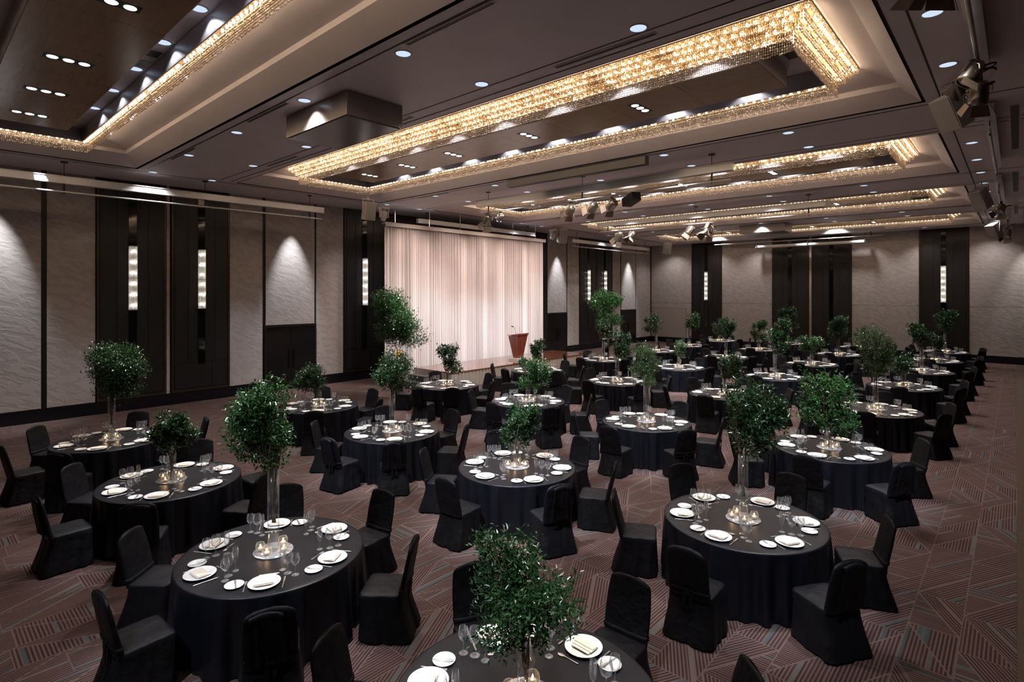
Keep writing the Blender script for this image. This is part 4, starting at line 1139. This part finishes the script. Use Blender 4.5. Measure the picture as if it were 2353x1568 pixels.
# ---------------------------------------------------------------- lamps of the room
for c in range(4):
    for r in range(8):
        cx, cy = XC[c], YR[c][r]
        sx, sy = cx+.9+.15*((c*7+r*3) % 5-2), cy+1.1-.2*((c*3+r) % 3)
        k = (1.0, .9, 1.1, .95, 1.05)[(c*5+r*3) % 5]
        if (c, r) in ((1, 1), (2, 1), (1, 2), (2, 2), (0, 2)): k *= .62
        spot((sx, sy, 6.7), (cx, cy, .75), 900*k, 30, .75, .05, (.86, .91, 1) if (c+r) % 3 else (1, .96, .92))
for c, r, pw in ((1, 1, 1.0), (2, 1, .7), (1, 2, .8), (2, 2, .8), (0, 2, .7), (0, 0, .5), (2, 4, .9), (1, 4, .6), (0, 1, .35), (1, 0, .35)):
    cx, cy = XC[c], YR[c][r]
    spot((cx+1.5, cy-4.2, 6.72), (cx+.1, cy-.2, .45), 3300*pw, 27, .8, .05, (.80, .88, 1))
# wall washers
for y in (1.6, 9.55, 25.3, 33.2): spot((XL+.62, y, 6.72), (XL+.05, y, 2.6), 900, 40, .85, .04, (.93, .96, 1))
for x in (.3,): spot((x, YF-.6, 6.7), (x, YF-.3, 2.5), 420, 44, 1.0, .04, (1, .95, .9))
spot((-17.6, 2.2, 6.7), (XL, 3.5, 2.9), 800, 24, .9, .05, (.80, .88, 1))
spot((-16.0, 7.0, 6.7), (XL, 8.0, .9), 260, 30, .9, .05, (.85, .90, 1))
# curtain wash: pink from above, white towards the foot
for i, y in enumerate((13.2, 15.2, 17.2, 19.2, 21.0)):
    spot((-14.6, y, 6.65), (-17.4, y, 3.9), 330, 74, 1.0, .15, (1, .74, .67))
for i, y in enumerate((14.2, 16.4, 18.6, 20.6)):
    spot((-15.3, y, .75), (-17.4, y, 1.6), 52, 110, .9, .10, (.95, .97, 1)) if False else spot((-12.6, y, 6.3), (-17.4, y, .7), 820, 46, 1.0, .15, (.86, .90, 1))
spot((-13.0, 13.0, 6.2), (-15.15, 11.1, 2.6), 1500, 26, .7, .05, (.95, 1, .98))
spot((-12.0, 20.6, 6.2), (-15.2, 23.7, 2.6), 1900, 26, .7, .05, (.95, 1, .9))
# ---------------------------------------------------------------- world, camera, view
w = bpy.data.worlds.new('world'); SC.world = w; w.use_nodes = True
w.node_tree.nodes['Background'].inputs[0].default_value = (.01, .01, .012, 1)
cam = bpy.data.cameras.new('camera'); co = bpy.data.objects.new('camera', cam); COL.objects.link(co)
co.location = (0, 0, CAMH); co.rotation_euler = (math.pi/2, 0, YAW)
cam.sensor_width = 36; cam.lens = 36*FPX/2353; cam.shift_y = -(784-HY)/2353; cam.clip_start = .05; cam.clip_end = 200
SC.camera = co
SC.view_settings.view_transform = 'Standard'; SC.view_settings.look = 'None'; SC.view_settings.gamma = 1; SC.view_settings.exposure = 0.42
SC.view_settings.use_curve_mapping = False
cy = SC.cycles
cy.max_bounces = 6; cy.diffuse_bounces = 3; cy.glossy_bounces = 3; cy.transmission_bounces = 4; cy.transparent_max_bounces = 14
cy.caustics_reflective = False; cy.caustics_refractive = False
cy.sample_clamp_indirect = 4; cy.sample_clamp_direct = 0
cy.use_denoising = True; cy.use_light_tree = True
cy.use_adaptive_sampling = True; cy.adaptive_threshold = .04
